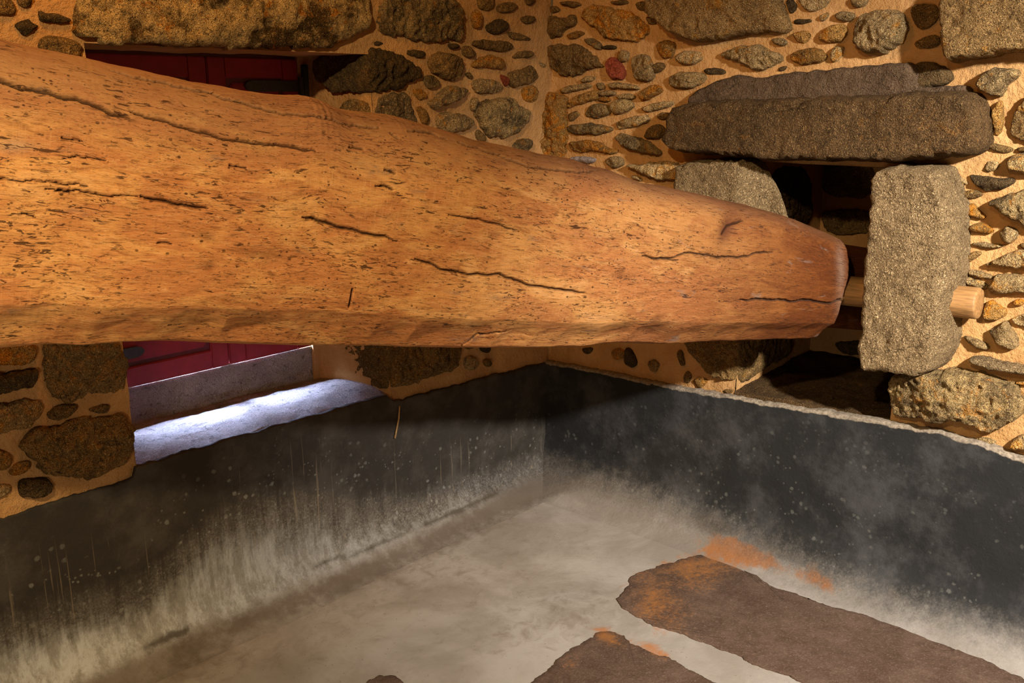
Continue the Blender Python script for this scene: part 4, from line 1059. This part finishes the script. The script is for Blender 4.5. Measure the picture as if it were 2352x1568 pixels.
# surface relief: hewing flats, chipped lower arris, cracks
sg = np.repeat(s_all[:, None], len(TH), 1)
tg = (Bh.mean()*ss)[None, :]+0*sg
rel = np.zeros(PX.shape)
Pf = P.reshape(-1, 3)
low = np.empty(len(Pf))
vn = noise.noise
for i, p in enumerate(Pf):
    s_, t_ = p[0]*1.0+p[1]*.4, p[2]
    low[i] = 0.010*vn((s_*3, t_*6, p[1]*3))+0.003*vn((s_*7, t_*18, p[1]*7))+0.0016*vn((s_*26, t_*60, p[1]*26))
rel = low.reshape(PX.shape)
edge = np.exp(-((np.degrees(TH)+48)/14)**2)[None, :]         # lower arris, chipped
rel -= edge*np.abs(np.sin(sg*7.1)+np.sin(sg*17.3+1)+np.sin(sg*31.7))*0.005
rel -= crack*0.012
rel -= knot*0.007
P = P+nrm[None]*rel[:, :, None]
Vb = P.reshape(-1, 3)
Fb_ = [tuple(f) for f in grid_faces(NSA, len(TH), True)]
Fb_.append(tuple(range(len(TH)-1, -1, -1))); Fb_.append(tuple((NSA-1)*len(TH)+k for k in range(len(TH))))
org = e_end.copy()
me = bpy.data.meshes.new('press_beam')
me.from_pydata((Vb-org).tolist(), [], Fb_)
me.polygons.foreach_set('use_smooth', [True]*len(me.polygons)); me.update()
k = me.polygons[(NSA//2)*len(TH)+NFR//2]
if Vector(k.normal).dot(Vector(side)) < 0: me.flip_normals()
arc = np.concatenate([[0], np.cumsum(np.hypot(np.diff(0.24*cs), np.diff(0.27*ss)))])
gv = np.stack([sg, np.repeat(arc[None], NSA, 0)-0.16*np.interp(sg, [0, 3.5], [0, 1])*0+0*sg, 0*sg], -1)
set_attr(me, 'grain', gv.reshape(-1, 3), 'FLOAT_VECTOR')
for nm, a in (('crack', crack), ('knot', knot), ('dust_shade', dust_shade), ('weather', weather)): set_attr(me, nm, a.ravel())
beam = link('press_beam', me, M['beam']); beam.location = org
TP = TONGUE+0.0
nt = len(TH)
Ft2 = [tuple(f) for f in grid_faces(len(TP), nt, True)]+[tuple((len(TP)-1)*nt+k for k in range(nt))]
mt = mesh_from(TP.reshape(-1, 3)-org, Ft2, 'tongue')
_kk = mt.polygons[2*nt+NFR//2]
if Vector(_kk.normal).dot(Vector(side)) < 0: mt.flip_normals()
_sg = np.repeat((s_m[-1]+0.012+np.array([t[0] for t in tongue[3:]]))[:, None], nt, 1)
set_attr(mt, 'grain', np.stack([_sg, np.repeat(arc[None], len(TP), 0), 0*_sg], -1).reshape(-1, 3), 'FLOAT_VECTOR')
tong = link('tongue', mt, M['beam'], beam, label='slimmer tongue at the narrow end, inside the niche')
beam['label'] = 'massive tapering wormholed wooden press beam, its narrow end lying in the wall niche'; beam['category'] = 'beam'; beam['kind'] = 'thing'

# ------------------------------------------------------------------ peg through the granite post
XP = -0.085
PP = Plane((XP, 0, 0), (0, -1, 0), (0, 0, 1))
pe, ps = PP.hit(2250, 697), PP.hit(1935, 668)
z_p = pe[2]; ps[2] = PP.hit(1975, 672)[2]
rad = 0.5*abs(PP.hit(2225, 660)[2]-PP.hit(2225, 733)[2])
print('peg', pe, ps, rad)
N = 28; V = []; ring = []
path = np.linspace(0, 1, 30)
dirp = (pe-ps)/np.linalg.norm(pe-ps)
a_ = np.cross(dirp, (0, 0, 1)); a_ /= np.linalg.norm(a_); b_ = np.cross(a_, dirp)
sections = [(f, 1.0) for f in np.linspace(0, .985, 30)]+[(.995, .965), (1.0, .90), (1.0, .5)]
for f, sc_ in sections:
    for k in range(N):
        th = 2*math.pi*k/N
        r = rad*sc_*(1+0.03*math.sin(3*th+1)+0.015*math.sin(7*th+f*3))
        if abs(th-math.pi*0.62) < 0.12: r -= 0.008*(0.3+f)        # drying split
        V.append(ps+(pe-ps)*f+r*(a_*math.cos(th)+b_*math.sin(th)))
V = np.array(V)
Fp = [tuple(f) for f in grid_faces(len(sections), N, True)]+[tuple(range(N-1, -1, -1)), tuple((len(sections)-1)*N+k for k in range(N))]
me = mesh_from(V-pe, Fp, 'wooden_peg', True)
bm = bmesh.new(); bm.from_mesh(me); bmesh.ops.recalc_face_normals(bm, faces=bm.faces); bm.to_mesh(me); bm.free()
peg = link('wooden_peg', me, M['peg']); peg.location = pe
peg['label'] = 'pale round wooden peg passing through the upright granite post into the beam'; peg['category'] = 'peg'
